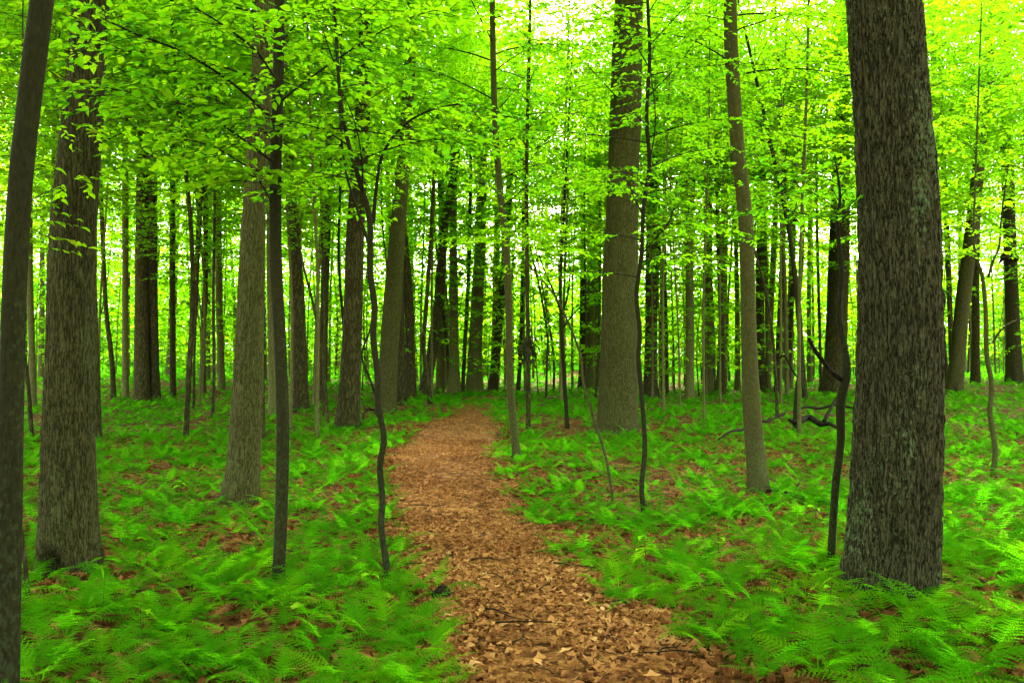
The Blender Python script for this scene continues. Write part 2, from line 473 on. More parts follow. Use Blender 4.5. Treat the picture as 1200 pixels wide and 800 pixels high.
def make_branch(fol, p0, az, length, elev, leaf, r0, droop=0.35, dens=1.0, seg=4):
    """a flat spray: branch, side twigs and their leaves. Returns the wood mesh builder"""
    tb = Tubes()
    s = np.linspace(0, 1, 8)
    d = unit(az); side = np.array([d[1], -d[0], 0.0])
    wig = 0.10 * length * np.sin(s * random.uniform(2, 5) + random.uniform(0, 6)) * s
    C = p0 + d * (length * s)[:, None] + side * wig[:, None] + np.array([0, 0, 1.0]) * (length * (math.tan(elev) * s - droop * s ** 2))[:, None]
    tb.add(C, r0 * (1 - 0.85 * s), seg)
    step = leaf * 1.1 / dens
    ts = np.arange(0.22, 1.0, max(0.03, step / length))
    for k, u in enumerate(ts):
        sg = 1 if k % 2 else -1
        b = np.array([np.interp(u, s, C[:, c]) for c in range(3)])
        tl = (0.42 * length * (1 - 0.72 * u) * random.uniform(0.6, 1.15) + leaf) if u < 0.97 else leaf
        tl = min(tl, 0.9)
        ang = az + sg * R(random.uniform(38, 68))
        td = unit(ang) + np.array([0, 0, random.uniform(-0.18, 0.12)])
        nl = max(2, int(tl / (leaf * 0.52)))
        q = (np.arange(nl) + 0.6) / nl
        LP = b + td * (tl * q)[:, None] + np.array([0, 0, -1]) * (0.18 * tl * q ** 2)[:, None]
        if seg > 3 or tl > 0.3:
            tb.add(np.array([b, b + td * tl * 0.5 - [0, 0, .045 * tl], b + td * tl - [0, 0, 0.18 * tl]]), np.array([r0 * 0.28 + 0.0008, r0 * 0.18 + 0.0006, 0.0007]), 3)
        sg2 = np.where(np.arange(nl) % 2 == 0, 1, -1) * rng.uniform(0.35, 1.0, nl)
        a2 = ang + sg2
        D = np.stack([np.sin(a2), np.cos(a2), rng.normal(-0.18, 0.22, nl)], -1)
        Nn = np.stack([rng.normal(0, 0.5, nl), rng.normal(0, 0.5, nl), np.ones(nl)], -1)
        fol.add(LP, D, Nn, leaf * rng.uniform(0.5, 1.25, nl))
    a2 = az + rng.normal(0, 0.5, 3)
    fol.add(np.repeat(C[-1][None], 3, 0), np.stack([np.sin(a2), np.cos(a2), rng.normal(-0.2, 0.2, 3)], -1),
            np.stack([rng.normal(0, 0.3, 3), rng.normal(0, 0.3, 3), np.ones(3)], -1), leaf * rng.uniform(0.8, 1.2, 3))
    return tb

# ------------------------------------------------------------------ trunks
def trunk_mesh(name, C, rad, seg, rings, mat, bark, flare=0.35, roots=5, ground=True, dents=()):
    A = resample(C, rad, rings)
    Cc, rr = A[:, :3], A[:, 3]
    th = np.linspace(0, 2 * np.pi, seg, endpoint=False)
    h = Cc[:, 2] - Cc[0, 2]
    r0 = rr[0]
    ph = random.uniform(0, 6)
    RR = np.repeat(rr[:, None], seg, 1)
    if ground:
        lob = 1 + 0.45 * np.cos(roots * th + ph + 0.6 * np.sin(2 * th + ph))
        RR = RR * (1 + flare * np.exp(-np.maximum(h - 0.15, 0) / (1.5 * r0 + 0.04))[:, None] * lob[None])
    X = np.cos(th)[None] * RR; Y = np.sin(th)[None] * RR; Z = np.repeat(h[:, None], seg, 1)
    off = random.uniform(0, 50)
    G = np.stack([X + off, Y + off, Z], -1)
    RR = RR * (1 + 0.05 * fbm(G * np.array([3, 3, 0.7]), 2))
    if bark in ('oak', 'ash', 'olive'):
        c, amp, st = (0.032, 0.034, 9.0) if bark == 'oak' else (0.020, 0.016, 9.0)
        wrp = 0.35 * np.stack([vnoise(G * np.array([11, 11, 5.0])), vnoise(G * np.array([11, 11, 5.0]) + 31), 0 * Z], -1)
        p = G / np.array([c, c, c * st]) + wrp
        r1 = np.clip(np.abs(vnoise(p)) / 0.27, 0, 1)
        r2 = np.clip(np.abs(vnoise(p * 1.9 + 7.7)) / 0.5, 0, 1)
        crk = np.clip(np.abs(vnoise(G / np.array([c * 1.5, c * 1.5, c * 1.3]) + 3.1)) / 0.18, 0, 1)
        ridge = r1 ** 0.7 * (0.55 + 0.45 * r2) * (0.6 + 0.4 * crk)
        RR = RR + amp * (ridge - 0.6) + 0.22 * amp * fbm(G * np.array([70, 70, 30.0]), 2)
    elif bark == 'dark' or bark == 'grey':
        RR = RR + 0.03 * rr[:, None] * fbm(G * np.array([22, 22, 5.0]), 2)
    else:
        RR = RR * (1 + 0.02 * fbm(G * np.array([9, 9, 14.0]), 2))
    for (ta, hh, dt, dh, dep) in dents:         # hollows worn into the stem
        da = np.angle(np.exp(1j * (th - ta)))
        g = (da[None] / dt) ** 2 + ((Z - hh) / dh) ** 2
        RR = RR - dep * np.clip(1.25 - g, 0, 1) ** 0.5 + 0.02 * np.exp(-((g - 1.6) / 0.5) ** 2)
    v, q, _ = tube(Cc, RR, seg)
    return mesh_np(name, v, q.ravel(), np.full(len(q), 4), mat, smooth=True)

occ = []            # (x, y, radius) of every stem, so that ferns keep clear
LAND = []           # landmarks for fern labels

def build_high_crown(seed, n=80, rx=4.6, rz=4.2, leaf=0.21, per=60):
    fol = Foliage()
    g = np.random.default_rng(seed)
    c = g.normal(0, 1, (n, 3)); c /= np.linalg.norm(c, axis=1)[:, None]
    c *= (g.uniform(0.25, 1, n) ** 0.5)[:, None] * np.array([rx, rx, rz])
    for k in range(n):
        o = g.normal(0, 1, (per, 3)) * np.array([0.62, 0.62, 0.20])
        a = g.uniform(0, 2 * np.pi, per)
        fol.add(c[k] + o, np.stack([np.sin(a), np.cos(a), g.normal(-0.25, 0.3, per)], -1),
                np.stack([g.normal(0, 0.45, per), g.normal(0, 0.45, per), np.ones(per)], -1), leaf * g.uniform(0.7, 1.3, per))
    return fol.mesh('high_crown', 'far')
HIGH = [build_high_crown(100 + k) for k in range(5)]
LOWER = [build_high_crown(200 + k, 120, 4.4, 3.2, 0.125, 90) for k in range(4)]      # finer leaves, seen from below
def limb_proto(k):
    tb = Tubes(); s = np.linspace(0, 1, 7)
    ph = k * 1.7
    C = np.stack([0.25 * np.sin(3 * s + ph), s * 3.4, 1.9 * s ** 0.8 + 0.12 * np.sin(5 * s + ph)], -1)
    tb.add(C, 0.085 * (1 - 0.85 * s), 6)
    for m_ in range(4):
        u = 0.35 + 0.15 * m_; b = np.array([np.interp(u, s, C[:, c]) for c in range(3)])
        d = np.array([(-1) ** m_ * 0.9, 0.8, 0.5])
        tb.add(np.array([b, b + d * 0.6, b + d * 1.3 + [0, 0, 0.2]]), np.array([0.03, 0.02, 0.006]), 4)
    return tb
LIMB = {b: [limb_proto(k).mesh('limb', M[b]) for k in range(3)] for b in ('oak', 'ash', 'olive', 'grey', 'dark', 'smooth', 'pale')}

def build_tree(name, label, cat, pts, bark, high=None, under=None, group=None, seg=None, rings=None, extra=None, D=None, land=None, flare=0.22, dens=1.0, topz=None, dents=()):
    """pts: surveyed (x, y, width) from the foot up. high: crown height and spread; under: (z0, z1, reach, count, leaf)"""
    b = hit(pts[0][0], pts[0][1]) if D is None else None
    d = b[1] if D is None else D
    P = [at(x, y, d) for (x, y, wd) in pts]; rad = [wd * d / 1040 / 2 for (x, y, wd) in pts]
    if D is not None: P[0][2] = float(zt(P[0][0], d))
    # a little lean in depth, so that stems are not all in upright planes
    lean = random.uniform(-0.05, 0.05)
    for k in range(len(P)): P[k][1] += lean * (P[k][2] - P[0][2])
    root = P[0].copy(); root[2] = float(zt(root[0], root[1]))
    P = [np.array([P[0][0], P[0][1], root[2] - 0.18])] + P
    rad = [rad[0] * 1.03] + rad
    if P[1][2] - P[0][2] < 0.05: P.pop(1); rad.pop(1)
    top = topz or (18.0 if high else 9.0)
    if P[-1][2] < top:
        v = P[-1] - P[-2]; v = v / max(0.2, v[2])
        v[0] = np.clip(v[0], -0.25, 0.25); v[1] = np.clip(v[1], -0.2, 0.2)
        z = P[-1][2]; rlast = rad[-1]; h = top - z
        for u in (0.4, 1.0):
            P.append(P[-1] + v * (h * (0.4 if u < 0.5 else 0.6))); rad.append(rlast * (1 - 0.62 * u))
    P = np.array(P); rad = np.array(rad)
    o = empty(name, root)
    tag(o, label, cat, group)
    loc = P - root
    near = d < 24
    if seg is None: seg = 28 if d < 14 else 16 if near else 10
    if rings is None: rings = 70 if near else 26
    me = trunk_mesh('trunk', loc, rad, seg, rings, M[bark], bark, flare=flare, dents=dents)
    tr = link('trunk', me, o)
    occ.append((root[0], root[1], rad[0] * 1.25 + 0.03))
    if land: LAND.append((root[0], root[1], land))
    zz = P[:, 2]
    def on(z): return np.array([np.interp(z, zz, P[:, c]) for c in range(3)]) - root, float(np.interp(z, zz, rad))
    if high:
        zc, spread = high
        if d < 26: spread *= 1.12
        elif d > 33: spread *= 0.55
        c, _ = on(min(zc, top))
        a0 = random.uniform(0, 6.28)
        for k in range(5):
            zb = zc - 3.2 + 0.9 * k
            p, r_ = on(zb)
            sc_ = spread * random.uniform(0.8, 1.1)
            link('limb', random.choice(LIMB[bark]), o, tuple(p), (0, 0, a0 + k * 2.4), (sc_, sc_, sc_))
        cr = link('crown', random.choice(HIGH), o, (c[0], c[1], zc - root[2]), (0, 0, random.uniform(0, 6.28)), (spread, spread, spread * random.uniform(0.85, 1.15)))
        cr['kind'] = 'stuff'
        if 15 < d < 64:
            for q in range(2 if d < 36 else 1):
                zl = random.uniform(10.2, 12.0) + 3.4 * q + 0.10 * min(25, max(0, d - 22))
                c, _ = on(zl); f = random.uniform(0.75, 1.0)
                cr = link('lower_crown', random.choice(LOWER), o, (c[0] + random.uniform(-1.2, 1.2), c[1] + random.uniform(-1.5, 1.0), zl - root[2]), (0, 0, random.uniform(0, 6.28)), (f, f, f * 0.8))
                cr['kind'] = 'stuff'
    if under:
        z0, z1, reach, cnt, leaf = under
        if d > 12: leaf *= 0.82
        fol = Foliage()
        a = random.uniform(0, 6.28)
        cnt = int(cnt * (1.5 if d > 9 else 1.3))
        for k in range(cnt):
            u = (k + random.random() * 0.8) / cnt
            z = z0 + (z1 - z0) * u
            p, r_ = on(z)
            a += 2.4 + random.uniform(-0.5, 0.5)
            ln = reach * (1 - 0.45 * abs(u - 0.35) / 0.65) * random.uniform(0.6, 1.15)
            tb = make_branch(fol, p, a, ln, R(random.uniform(12, 38)), leaf, min(r_ * 0.4, 0.003 + 0.0045 * ln), droop=random.uniform(0.15, 0.45), dens=dens, seg=5 if d < 14 else 4 if near else 3)
            if d < 40: link('branch', tb.mesh('branch', M['smooth' if bark != 'dark' else 'dark']), o)
        lod = 'near' if d < 9 else 'mid' if d < 20 else 'far'
        cr = link('crown', fol.mesh('crown', lod), o); cr['kind'] = 'stuff'
    return o, on, root, d

# kind, label, category, points, bark, options
BIG = dict(high=(15.5, 1.15))
T = []
def tree(*a, **k): return build_tree(*a, **k)

# --- the large trees near the viewer
tree('oak_tree', 'massive oak trunk with deeply ridged dark bark and pale green lichen', 'tree',
     [(1040, 692, 104), (1043, 640, 98), (1047, 534, 94), (1048, 400, 90), (1043, 267, 85), (1032, 133, 80), (1020, 0, 77)], 'oak', high=(15, 1.2), seg=270, rings=310,
     land='massive ridged oak trunk', flare=0.07, topz=15, dents=[(-1.55, 3.15, 0.16, 0.10, 0.03), (-1.9, 1.75, 0.12, 0.07, 0.02)])
tree('ash_tree', 'thick furrowed trunk with a dark hollow at its foot beside the smooth leaning stem', 'tree',
     [(83, 672, 66), (80, 600, 60), (78, 500, 56), (80, 400, 53), (83, 267, 49), (92, 133, 45), (101, 0, 40)], 'ash', high=(15, 1.1), seg=170, rings=250,
     land='thick furrowed trunk with the hollow foot', topz=15, flare=0.14, dents=[(-1.75, 0.22, 0.42, 0.15, 0.16), (-1.65, 2.9, 0.30, 0.10, 0.03), (-1.5, 1.42, 0.3, 0.06, 0.018)])
tree('ash_tree', 'straight olive-grey furrowed trunk flaring at the foot behind the thin dark sapling', 'tree',
     [(281, 590, 40), (285, 540, 37), (289, 440, 34), (293, 267, 27), (299, 133, 25), (306, 0, 23)], 'olive', high=(16, 1.1), seg=120, rings=200,
     land='straight olive-grey flared trunk', topz=16, flare=0.15)
tree('ash_tree', 'broad olive-brown trunk with wide root flare standing beside the path', 'tree',
     [(723, 506, 47), (724, 470, 44), (726, 400, 43), (728, 267, 38), (732, 133, 36), (736, 0, 32)], 'olive', high=(16, 1.3), seg=110, rings=170,
     land='broad olive-brown trunk beside the path', flare=0.1)
tree('beech_tree', 'smooth grey-green trunk curving upward between the path and the massive oak', 'tree',
     [(888, 577, 24), (886, 545, 22), (880, 480, 20), (876, 400, 18), (871, 267, 17), (860, 170, 16), (852, 60, 16), (850, 0, 15)], 'pale', under=(5.2, 11, 2.6, 26, 0.085),
     seg=40, rings=140, topz=12, land='smooth curving grey-green trunk')

# --- near saplings
t1 = tree('beech_tree', 'smooth dark stem leaning beside the thick furrowed trunk with the hollow foot', 'tree',
     [(6, 860, 30), (7, 700, 29), (8, 400, 27), (14, 220, 27), (26, 90, 27), (36, 0, 27)], 'smooth', under=(4.3, 8, 2.0, 16, 0.08), D=4.0, seg=36, rings=120, topz=9, land='smooth dark leaning stem', flare=0.2)
t7, t7on, t7root, t7d = tree('beech_sapling', 'thin dark smooth sapling with arching leafy branches beside the olive-grey flared trunk', 'sapling',
     [(326, 684, 15), (329, 600, 15), (330, 500, 15), (326, 400, 14.5), (320, 300, 14.5), (319, 200, 14), (321, 100, 13.5), (322, 0, 13)], 'smooth', under=(3.05, 7.5, 1.9, 20, 0.078),
     seg=24, rings=100, topz=8.5, land='thin dark smooth sapling', flare=0.12)
tree('maple_sapling', 'crooked thin sapling beside the path forking into two arching stems', 'sapling',
     [(456, 692, 8.5), (453, 660, 7.8), (447, 615, 7.6), (449, 585, 7.6), (446, 545, 7.5), (451, 512, 7.5), (444, 472, 7.5), (444, 440, 7.5), (439, 395, 7.5), (441, 360, 7.3), (436, 320, 7.2), (436, 260, 6.5), (424, 215, 5.5), (410, 165, 4.5), (402, 110, 4), (398, 40, 3.5)], 'smooth', under=(2.7, 4.8, 1.5, 15, 0.07),
     seg=14, rings=90, topz=5.2, land='crooked forked sapling', flare=0.15)
tree('maple_sapling', 'slim wavy sapling rising in front of the broad olive-brown trunk', 'sapling',
     [(755, 605, 6.5), (752, 570, 6), (756, 530, 6), (754, 480, 5.8), (749, 420, 5.6), (751, 390, 5.6), (747, 345, 5.5), (753, 300, 5.2), (756, 240, 5), (763, 190, 4.8), (760, 133, 4.6), (764, 60, 4.2), (762, 0, 4)], 'smooth', under=(2.5, 7.5, 1.7, 26, 0.07),
     seg=14, rings=90, topz=8, land='slim wavy sapling', flare=0.15)
tree('maple_sapling', 'crooked dark sapling with a sharp kink close beside the massive oak trunk', 'sapling',
     [(973, 668, 9), (979, 570, 9), (985, 520, 9), (985, 470, 11), (992, 438, 10), (989, 405, 8), (983, 367, 6.5), (986, 320, 6), (981, 267, 4.6), (984, 230, 3.4), (979, 190, 2)], 'smooth', under=(2.5, 3.1, 1.1, 8, 0.07),
     seg=14, rings=110, topz=3.0, land='crooked kinked dark sapling', flare=0.15)
tree('beech_sapling', 'olive-grey sapling bending gently over the path where it narrows', 'sapling',
     [(606, 540, 10), (601, 490, 9), (597, 430, 8.6), (596, 350, 8.3), (592, 280, 8), (584, 200, 7.5), (579, 110, 7), (577, 0, 6.5)], 'pale', under=(4.0, 10.5, 2.1, 24, 0.085),
     seg=16, rings=90, topz=11, land='olive-grey sapling by the narrow path', flare=0.15)
tree('maple_sapling', 'wavy sapling with an upper fork on the open ferny ground past the massive oak', 'sapling',
     [(1163, 558, 6.5), (1167, 527, 6), (1162, 483, 5.8), (1165, 450, 5.6), (1160, 417, 5.2), (1160, 367, 4.8), (1157, 323, 4.3), (1148, 285, 2.8), (1152, 200, 2.2), (1158, 100, 2)], 'pale', under=(3.0, 7.5, 1.8, 20, 0.075),
     seg=12, rings=90, topz=7.5, land='wavy upper-forked sapling', flare=0.15)
tree('maple_sapling', 'spindly sapling slanting across the ferns before the broad olive-brown trunk', 'sapling',
     [(718, 588, 3.6), (711, 540, 3.5), (696, 490, 3.4), (684, 450, 3.3), (680, 415, 3.1), (665, 375, 2.7), (648, 343, 2.2), (620, 310, 1.6)], 'pale', under=(2.6, 5.0, 1.2, 9, 0.07),
     seg=10, rings=60, topz=3.0, land='spindly slanting sapling', flare=0.1)
tree('maple_sapling', 'thin bent stem rooted close by the thick furrowed trunk with the hollow foot', 'sapling',
     [(33, 706, 5.5), (28, 640, 5), (20, 590, 4.5), (19, 500, 4), (24, 400, 3.5), (26, 300, 3)], 'dark', under=(2.2, 4.5, 1.2, 10, 0.07), seg=10, rings=60, topz=4.5, flare=0.1)

# --- middle distance, from the far left to the far right of the clearing
tree('maple_tree', 'dark slim trunk standing alone just behind the thick furrowed trunk', 'tree', [(113, 517, 12), (112, 400, 11), (112, 267, 10), (117, 120, 9), (120, 0, 8)], 'dark', under=(5, 14, 3.0, 22, 0.12), topz=15)
tree('maple_sapling', 'thin leaning stem among saplings behind the smooth dark leaning stem', 'sapling', [(37, 514, 5), (33, 450, 4.5), (25, 393, 4), (22, 300, 3.5), (30, 150, 3)], 'dark', under=(4, 9, 2.2, 18, 0.11), topz=9)
tree('ash_tree', 'pale grey trunk seen between the smooth leaning stem and the thick furrowed trunk', 'tree', [(39, 480, 8), (36, 400, 7), (32, 300, 7), (30, 100, 6)], 'grey', high=(15, 1.0))
tree('oak_tree', 'thicker member of a pair of dark close-set trunks rising from ferns', 'tree', [(166, 471, 18), (166, 400, 17), (166, 267, 15), (168, 130, 14), (169, 0, 12)], 'dark', high=(16, 1.2))
tree('oak_tree', 'slimmer member of a pair of dark close-set trunks rising from ferns', 'tree', [(182, 470, 12), (181, 400, 11), (181, 267, 11), (184, 130, 10), (186, 0, 9)], 'dark', high=(15, 1.1))
tree('maple_tree', 'slender straight trunk standing behind the pair of dark close-set trunks', 'tree', [(203, 466, 7), (203, 350, 7), (205, 180, 6), (206, 0, 5)], 'dark', under=(6, 16, 3.4, 26, 0.17), topz=17)
tree('ash_tree', 'thin pale trunk in the row beside the pair of dark close-set trunks', 'tree', [(147, 466, 8), (148, 380, 7), (150, 250, 7), (152, 100, 6)], 'grey', high=(14, 0.9))
tree('maple_tree', 'weathered dark slanting trunk at the edge of the far ferns beside the pale thin trunk', 'tree', [(133, 470, 6), (130, 420, 6), (122, 360, 5), (115, 250, 5)], 'dark', high=(14, 0.9))
tree('maple_tree', 'thin brown trunk leaning in the far row between the close-set pair and the flared trunk', 'tree', [(220, 460, 7), (223, 400, 6), (228, 330, 6), (233, 200, 5)], 'dark', under=(5, 16, 3.2, 22, 0.17), topz=16)
tree('maple_sapling', 'needle-thin dark stem rising out of the ferns beneath the far brown trunks', 'sapling', [(227, 480, 3.5), (228, 420, 3), (231, 350, 3), (236, 267, 2.5)], 'dark', under=(4, 11, 2.4, 16, 0.14), topz=11)
tree('maple_tree', 'reddish brown trunk splitting low from its neighbour behind the ferns', 'tree', [(238, 460, 7), (239, 400, 6), (243, 330, 6), (245, 200, 5)], 'dark', high=(15, 0.9))
tree('maple_sapling', 'dark wand-like stem standing in ferns beside the olive-grey flared trunk', 'sapling', [(249, 489, 4), (251, 430, 3.6), (250, 350, 3.5), (252, 200, 3)], 'dark', under=(4.5, 10, 2.3, 18, 0.13), topz=10)
tree('ash_tree', 'stout brown trunk half hidden at the edge of the olive-grey flared trunk', 'tree', [(260, 458, 9), (259, 400, 8), (258, 330, 8), (260, 150, 7)], 'grey', high=(15, 1.0))
tree('ash_tree', 'grey trunk partly hidden directly behind the olive-grey flared trunk', 'tree', [(302, 517, 16), (303, 440, 15), (303, 300, 14), (308, 0, 12)], 'ash', high=(16, 1.1), seg=60, rings=120)
tree('maple_tree', 'narrow olive trunk just behind the thin dark smooth sapling', 'tree', [(318, 487, 8), (318, 400, 8), (317, 250, 7), (322, 60, 6)], 'grey', under=(6, 14, 3.0, 20, 0.15), topz=15)
tree('oak_tree', 'brown rough slightly leaning trunk standing behind the thin dark smooth sapling', 'tree', [(352, 482, 20), (351, 430, 17), (348, 350, 16), (342, 267, 14), (336, 190, 12), (330, 60, 11)], 'dark', high=(16, 1.2), seg=28, rings=80)
tree('maple_tree', 'straight dark trunk with leafy shoots between two larger brown trunks', 'tree', [(377, 475, 11), (378, 400, 10), (381, 267, 9), (384, 130, 8), (386, 0, 7)], 'dark', under=(5, 15, 3.2, 26, 0.15), topz=16)
tree('maple_sapling', 'whip-thin stem slanting across the straight dark leafy trunk', 'sapling', [(385, 504, 3.5), (379, 430, 3.2), (367, 360, 3), (352, 300, 2.6), (343, 240, 2.4)], 'dark', under=(4.2, 8, 2.0, 14, 0.11), topz=8)
tree('cherry_tree', 'very dark thick trunk with a sapling twisting at its foot', 'tree', [(407, 502, 27), (410, 450, 24), (414, 340, 22), (416, 267, 21), (424, 133, 17), (428, 0, 15)], 'dark', high=(17, 1.25), seg=48, rings=130, land='very dark thick trunk')
tree('maple_sapling', 'thin crooked stem twisting up against the very dark thick trunk', 'sapling', [(411, 500, 4), (408, 440, 4), (402, 380, 3.5), (396, 300, 3), (398, 200, 3)], 'smooth', under=(4.2, 9, 2.2, 18, 0.12), topz=9)
tree('ash_tree', 'tall pale grey trunk leaning behind the crooked forked sapling', 'tree', [(452, 483, 22), (456, 400, 21), (462, 310, 20), (467, 240, 17), (475, 133, 15), (480, 0, 12)], 'olive', high=(18, 1.2), seg=56, rings=120)
tree('cherry_tree', 'dark trunk close behind the tall pale grey leaning trunk', 'tree', [(471, 474, 11), (469, 400, 11), (468, 300, 10), (474, 150, 8)], 'dark', high=(16, 1.0))
tree('cherry_tree', 'near-black trunk bowing slightly beside the leaning curved trunk at the path bend', 'tree', [(482, 467, 12), (481, 400, 11), (478, 330, 11), (472, 250, 10), (470, 100, 8)], 'dark', high=(16, 1.1))
tree('maple_sapling', 'snaking thin stem in front of the leaning near-black trunk at the path bend', 'sapling', [(505, 473, 6), (500, 440, 5.5), (496, 405, 5), (499, 360, 5), (503, 300, 4.5), (508, 200, 4)], 'dark', under=(5, 13, 2.8, 20, 0.15), topz=13)
tree('cherry_tree', 'near-black trunk leaning with a strong curve at the path bend', 'tree', [(497, 465, 15), (503, 430, 13), (510, 390, 12), (516, 320, 11), (521, 260, 10), (533, 190, 9), (543, 80, 8)], 'dark', high=(17, 1.1))
tree('ash_tree', 'short-looking grey trunk half screened by leaves beyond the path bend', 'tree', [(516, 459, 10), (516, 430, 9), (517, 380, 8), (518, 200, 7)], 'grey', high=(14, 0.9))
tree('maple_sapling', 'thin black stem slanting between the leaning trunk and the pale columns', 'sapling', [(527, 462, 4), (525, 420, 3.5), (520, 370, 3), (514, 310, 2.6)], 'dark', under=(5, 11, 2.5, 16, 0.15), topz=11)
tree('ash_tree', 'slimmer of two pale grey columns standing beyond the end of the path', 'tree', [(533, 463, 16), (532, 420, 12), (532, 350, 10), (531, 260, 9), (532, 100, 8)], 'grey', high=(17, 1.1), seg=24)
tree('maple_sapling', 'dark thin stem between the two pale grey columns', 'sapling', [(542, 463, 5), (545, 400, 4.6), (549, 330, 4.5), (551, 260, 4), (553, 120, 3.5)], 'dark', under=(6, 13, 2.8, 18, 0.16), topz=13)
tree('ash_tree', 'thicker of two pale grey columns standing beyond the end of the path', 'tree', [(556, 461, 20), (557, 410, 16), (560, 330, 14), (563, 260, 12), (566, 100, 10)], 'grey', high=(17, 1.2), seg=26)
tree('cherry_tree', 'dark trunk leaning beyond the thicker pale grey column', 'tree', [(577, 459, 11), (582, 410, 10), (587, 360, 9), (591, 310, 9), (598, 200, 8)], 'dark', high=(16, 1.0))
s22 = tree('maple_sapling', 'straight dark sapling carrying a clump of withered leaves beside the path', 'sapling', [(619, 507, 6), (619, 430, 5.5), (618, 350, 5), (617, 200, 4.5), (620, 60, 4)], 'dark', under=(5.5, 12, 2.6, 24, 0.11), topz=12)
s22b = tree('maple_sapling', 'farther thin sapling with dark withered leaves hanging by the path end', 'sapling', [(607, 461, 5), (610, 410, 4.5), (612, 330, 4), (614, 200, 3.6)], 'dark', under=(6, 13, 2.8, 20, 0.16), topz=13)
tree('maple_sapling', 'taller stem of a pair of spindly bent saplings in the bright gap', 'sapling', [(640, 468, 3), (641, 420, 2.8), (642, 395, 2.8), (635, 350, 2.6), (626, 310, 2.4)], 'dark', under=(4.5, 9, 2.2, 12, 0.15), topz=9)
tree('maple_sapling', 'shorter stem of a pair of spindly bent saplings in the bright gap', 'sapling', [(649, 461, 3), (649, 420, 2.8), (645, 390, 2.6), (638, 350, 2.4)], 'dark', under=(4.5, 9, 2.2, 12, 0.16), topz=9)
tree('maple_sapling', 'branching slim sapling spreading like a fan in the bright gap', 'sapling', [(665, 502, 5), (661, 440, 4.6), (657, 370, 4.3), (657, 320, 3.6), (660, 260, 3)], 'smooth', under=(3.6, 9, 2.2, 20, 0.11), topz=9)
tree('maple_sapling', 'fine straight stem close beside the broad olive-brown trunk', 'sapling', [(698, 470, 3.2), (702, 400, 3), (704, 267, 2.8), (701, 150, 2.5)], 'dark', under=(5, 12, 2.5, 18, 0.15), topz=12)
tree('ash_tree', 'dim brown trunk veiled by leaves in the bright gap', 'tree', [(682, 456, 9), (683, 400, 8), (684, 300, 7)], 'dark', under=(6, 12, 2.8, 20, 0.18), topz=13)
tree('oak_tree', 'dark trunk showing close behind the broad olive-brown trunk', 'tree', [(762, 466, 17), (763, 400, 15), (764, 300, 14), (766, 150, 12), (768, 0, 11)], 'dark', high=(16, 1.2))
for xa, xb, wd, ya in ((769, 771, 3.4, 461), (776, 775, 2.8, 462), (782, 779, 4.2, 464), (790, 786, 2.4, 461)):
    big = wd > 4
    tree('maple_sapling', 'thickest of four stems standing in ferns past the broad olive-brown trunk' if big else 'one of three fine stems around the thickest stem past the broad olive-brown trunk', 'sapling',
         [(xa, ya, wd), (xa - 1, 400, wd * .9), (xb, 300, wd * .8), (xb - 2, 150, wd * .7)], 'dark', under=(4, 11, 2.6, 20, 0.16), topz=12, group=None if big else 'fine stems past the broad trunk')
tree('ash_tree', 'green-tinged trunk veiled in leaves behind the smooth curving trunk', 'tree', [(830, 461, 11), (831, 400, 10), (830, 300, 9), (829, 100, 8)], 'grey', high=(15, 1.0))
tree('maple_tree', 'dark slim trunk standing alone in ferns near the smooth curving trunk', 'tree', [(848, 467, 6.5), (847, 410, 6), (843, 300, 5.5), (841, 150, 5), (841, 0, 4.5)], 'dark', under=(5, 13, 3.0, 26, 0.15), topz=14)
tree('cherry_tree', 'dark trunk half hidden by the smooth curving trunk', 'tree', [(892, 458, 11), (891, 400, 10), (890, 300, 10), (893, 120, 8)], 'dark', high=(15, 1.0))
tree('ash_tree', 'olive trunk leaning within the cluster behind the fallen branches', 'tree', [(899, 457, 8), (901, 400, 7), (904, 330, 7), (909, 200, 6)], 'grey', high=(15, 0.9))
tree('cherry_tree', 'dark trunk in the middle of the cluster behind the fallen branches', 'tree', [(911, 461, 8), (913, 400, 7.5), (916, 330, 7), (919, 200, 6)], 'dark', high=(15, 0.9))
tree('maple_tree', 'thin trunk tilting at the back of the cluster behind the fallen branches', 'tree', [(923, 459, 6), (927, 400, 5), (931, 330, 5), (936, 200, 4)], 'dark', under=(5, 14, 3.0, 22, 0.17), topz=15)
tree('maple_sapling', 'forward sapling of a crossing pair rising from the fallen branches', 'sapling', [(932, 508, 7), (934, 465, 6.5), (938, 430, 6), (937, 390, 5.6), (933, 340, 5.4), (924, 267, 5), (908, 190, 4.5), (890, 110, 4)], 'smooth', under=(4.5, 9, 2.2, 18, 0.11), topz=10)
tree('maple_sapling', 'rear sapling of a crossing pair behind the fallen branches', 'sapling', [(944, 470, 7), (941, 430, 6.5), (937, 350, 6), (928, 270, 5.5), (921, 180, 5), (917, 60, 4.5)], 'dark', under=(5, 13, 2.8, 22, 0.15), topz=13)
tree('maple_sapling', 'thin dark stem with a dead twig in front of the trunk cluster', 'sapling', [(911, 492, 4), (909, 440, 3.6), (905, 390, 3.3), (897, 340, 3), (886, 300, 2.5)], 'dark', under=(4.5, 8, 2.0, 14, 0.12), topz=8)
tree('oak_tree', 'heavy blackish trunk near the massive oak, behind the kinked sapling', 'tree', [(975, 462, 26), (979, 410, 24), (982, 330, 24), (984, 260, 22), (985, 150, 18), (986, 0, 15)], 'dark', high=(17, 1.3), seg=36, rings=80)
tree('maple_sapling', 'fine upright stem beside the heavy blackish trunk', 'sapling', [(962, 460, 3.5), (961, 380, 3.2), (959, 280, 3), (958, 120, 2.6)], 'dark', under=(5, 12, 2.6, 20, 0.16), topz=12)
